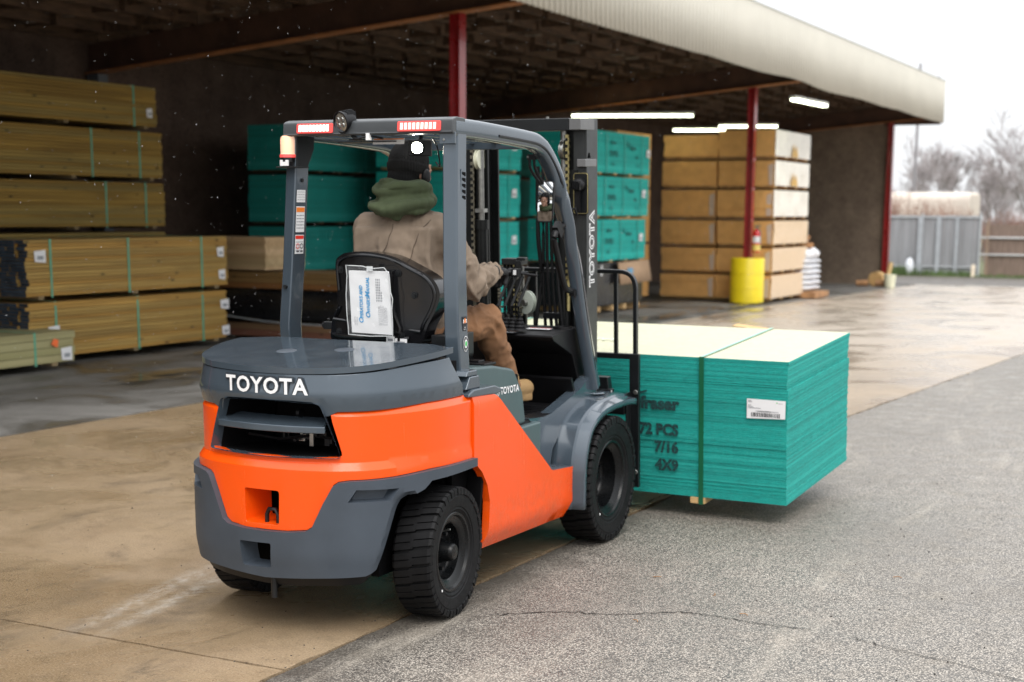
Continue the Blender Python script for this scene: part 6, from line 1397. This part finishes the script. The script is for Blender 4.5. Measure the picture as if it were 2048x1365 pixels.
# bare winter trees
BARK = M('bare_bark', (.20, .175, .17), .9, var=.2, vs=3); TWIG = M('bare_twigs', (.33, .295, .295), .9, var=.2, vs=1); RTW = M('rusty_brush', (.30, .165, .12), .9, var=.25, vs=1.2)  # tree greys paled to stand in for distance haze
def make_tree(h, sd, tm=BARK, wm=TWIG, spread=.5, low=.25):
    rr = random.Random(sd); A, Bt = MB(), MB()
    def grow(p, d, L, r, lv):
        n = 3; pts = [p]; q = Vector(p); dd = Vector(d)
        for i in range(n):
            dd = (dd+Vector((rr.gauss(0, .10), rr.gauss(0, .10), .04))).normalized(); q = q+dd*L/n; pts.append(Vector(q))
        rs = [r*(1-.45*i/n) for i in range(n+1)]
        (A if lv < 3 else Bt).tube(pts, rs, 5 if lv < 3 else 3)
        if lv >= 6: return
        for k in range(rr.choice((3, 3, 4)) if lv < 5 else 4):
            t = rr.uniform(.45, 1.0); b = pts[min(n, int(t*n+.5))]; ax = Vector((rr.gauss(0, 1), rr.gauss(0, 1), rr.gauss(0, .4))).normalized(); nd = (dd+ax*spread*rr.uniform(.7, 1.4)).normalized()
            grow(b, nd, L*rr.uniform(.58, .80), max(.0085, rs[-1]*rr.uniform(.6, .85)), lv+1)
    grow(Vector((0, 0, 0)), Vector((rr.gauss(0, .05), rr.gauss(0, .05), 1)), h*.30, h*.016, 0)
    return A, Bt
def tree(x, y, h, sd, lab, copy=None, s=1, rz=0, grp='bare trees beyond the fence'):
    if copy is not None:
        o = copy_tree(copy, Wb(x, y, gz(60)), lab, rz); o.scale = (s, s, s); return o
    o = thingB('bare_tree', x, y, gz(60), lab, 'tree', grp); A, Bt = make_tree(h, sd); part('trunk', A, BARK, o); part('crown', Bt, TWIG, o); return o
t1 = tree(-9.6, 62, 6.6, 1, 'bare rounded tree behind the trailer, midway between the shed corner and the right edge')
t2 = tree(-5.6, 60, 8.0, 2, 'tall bare tree at the right edge, its fan of twigs leaving the frame')
tree(-10.6, 72, 5, 0, 'bare tree between the rounded tree and the utility pole', t1, 1.05, 1.1)
tree(-7.0, 72, 5, 0, 'bare tree behind the tall tree at the right edge', t2, .8, 2.4)
t3 = tree(-12.2, 66, 7.8, 3, 'thin bare tree just right of the far red post')
tree(-8.6, 68, 5, 0, 'low bare tree between the rounded tree and the tall tree at the edge', t1, .9, 2.0); tree(-5.0, 68, 5, 0, 'bare tree half outside the right edge, behind the brown fence', t2, .95, 1.3)
tree(-8.6, 76, 5, 0, 'distant bare tree seen just left of the tall tree at the right edge', t3, .95, .7); tree(-13.2, 78, 5, 0, 'faint distant bare tree over the middle of the trailer', t1, 1.0, 4.0); tree(-15.2, 72, 5, 0, 'bare tree half hidden behind the far red post', t2, .62, 3.0); tree(-11.4, 84, 5, 0, 'faint distant bare tree right of the rounded tree', t3, .8, 5.0)
tree(-6.2, 54.5, 5, 0, 'low bare tree close behind the corner of the two fences', t1, .62, 1.0); tree(-7.6, 64, 5, 0, 'dense bare tree behind the right end of the trailer', t1, .85, 3.2)
for k, (x, y, h) in enumerate(((-10.2, 46.8, 2.6), (-8.4, 46.6, 2.8), (-6.9, 46.9, 2.6), (-5.9, 47.0, 2.2), (-4.2, 47.3, 2.1), (-2.6, 47.2, 2.3))):
    o = thingB('bush', x, y, ZF, ('rusty bare bush against the left part of the trailer', 'tall rusty bush before the middle of the trailer', 'rusty bush near the right end of the trailer', 'low rusty bush above the fence corner', 'rusty bush above the brown fence', 'rusty bush over the brown fence at the right edge')[k], 'bush', 'rusty bare bushes behind the fences'); mb = MB(); rr = random.Random(90+k); st = MB()
    for i in range(260):
        a = rr.uniform(0, 2*pi); r = rr.uniform(0, .45); b = Vector((r*cos(a), r*sin(a), 0)); tp = Vector((b.x*2.2+rr.gauss(0, .25), b.y*2.2+rr.gauss(0, .25), h*rr.uniform(.55, 1))); m_ = b.lerp(tp, .5)+Vector((rr.gauss(0, .06), rr.gauss(0, .06), 0)); mb.tube([b, m_, tp], [.008, .006, .003], 3)
        for q in range(3): s_ = m_.lerp(tp, rr.random()); mb.tube([s_, s_+Vector((rr.gauss(0, .14), rr.gauss(0, .14), .25))], [.005, .003], 3)
    part('branches', mb, RTW, o)
up_ = thingB('utility_pole', -9.45, 55.5, ZF, 'slim grey utility pole behind the trailer, rising past the shed corner', 'utility pole'); mb = MB(); mb.cyl((0, 0, 0), (0, 0, 8), .07, 10, r2=.05); part('pole', mb, M('grey_pole', (.25, .24, .25), .8), up_); mb = MB(); mb.box((0, 0, 7.4), (1.6, .08, .1)); part('crossarm', mb, MATS['grey_pole'], up_)
# falling rain, caught in the light
mb = MB(); rr = random.Random(77)
for i in range(2200):
    p = Wb(rr.uniform(-6.5, -.65), rr.uniform(-1.5, 11), rr.uniform(.3, 4.2)); dist = (p-CAM).length
    if dist < 3.6: continue
    r = .00115*rr.uniform(.5, 1.4); a = Vector((r, 0, 0)); b = Vector((0, r, 0)); c = Vector((rr.uniform(-.2, .2)*r, 0, r*rr.uniform(1.8, 3.6)))
    mb.add([p+a, p+b, p-a, p-b, p+c, p-c], [(0, 1, 4), (1, 2, 4), (2, 3, 4), (3, 0, 4), (1, 0, 5), (2, 1, 5), (3, 2, 5), (0, 3, 5)])
o = tpart('rain', mb, M('rain_drop', (.85, .87, .90), .3, var=0), None); tag(o, 'fine pale raindrops falling in front of the dark shed', 'rain', kind='stuff')
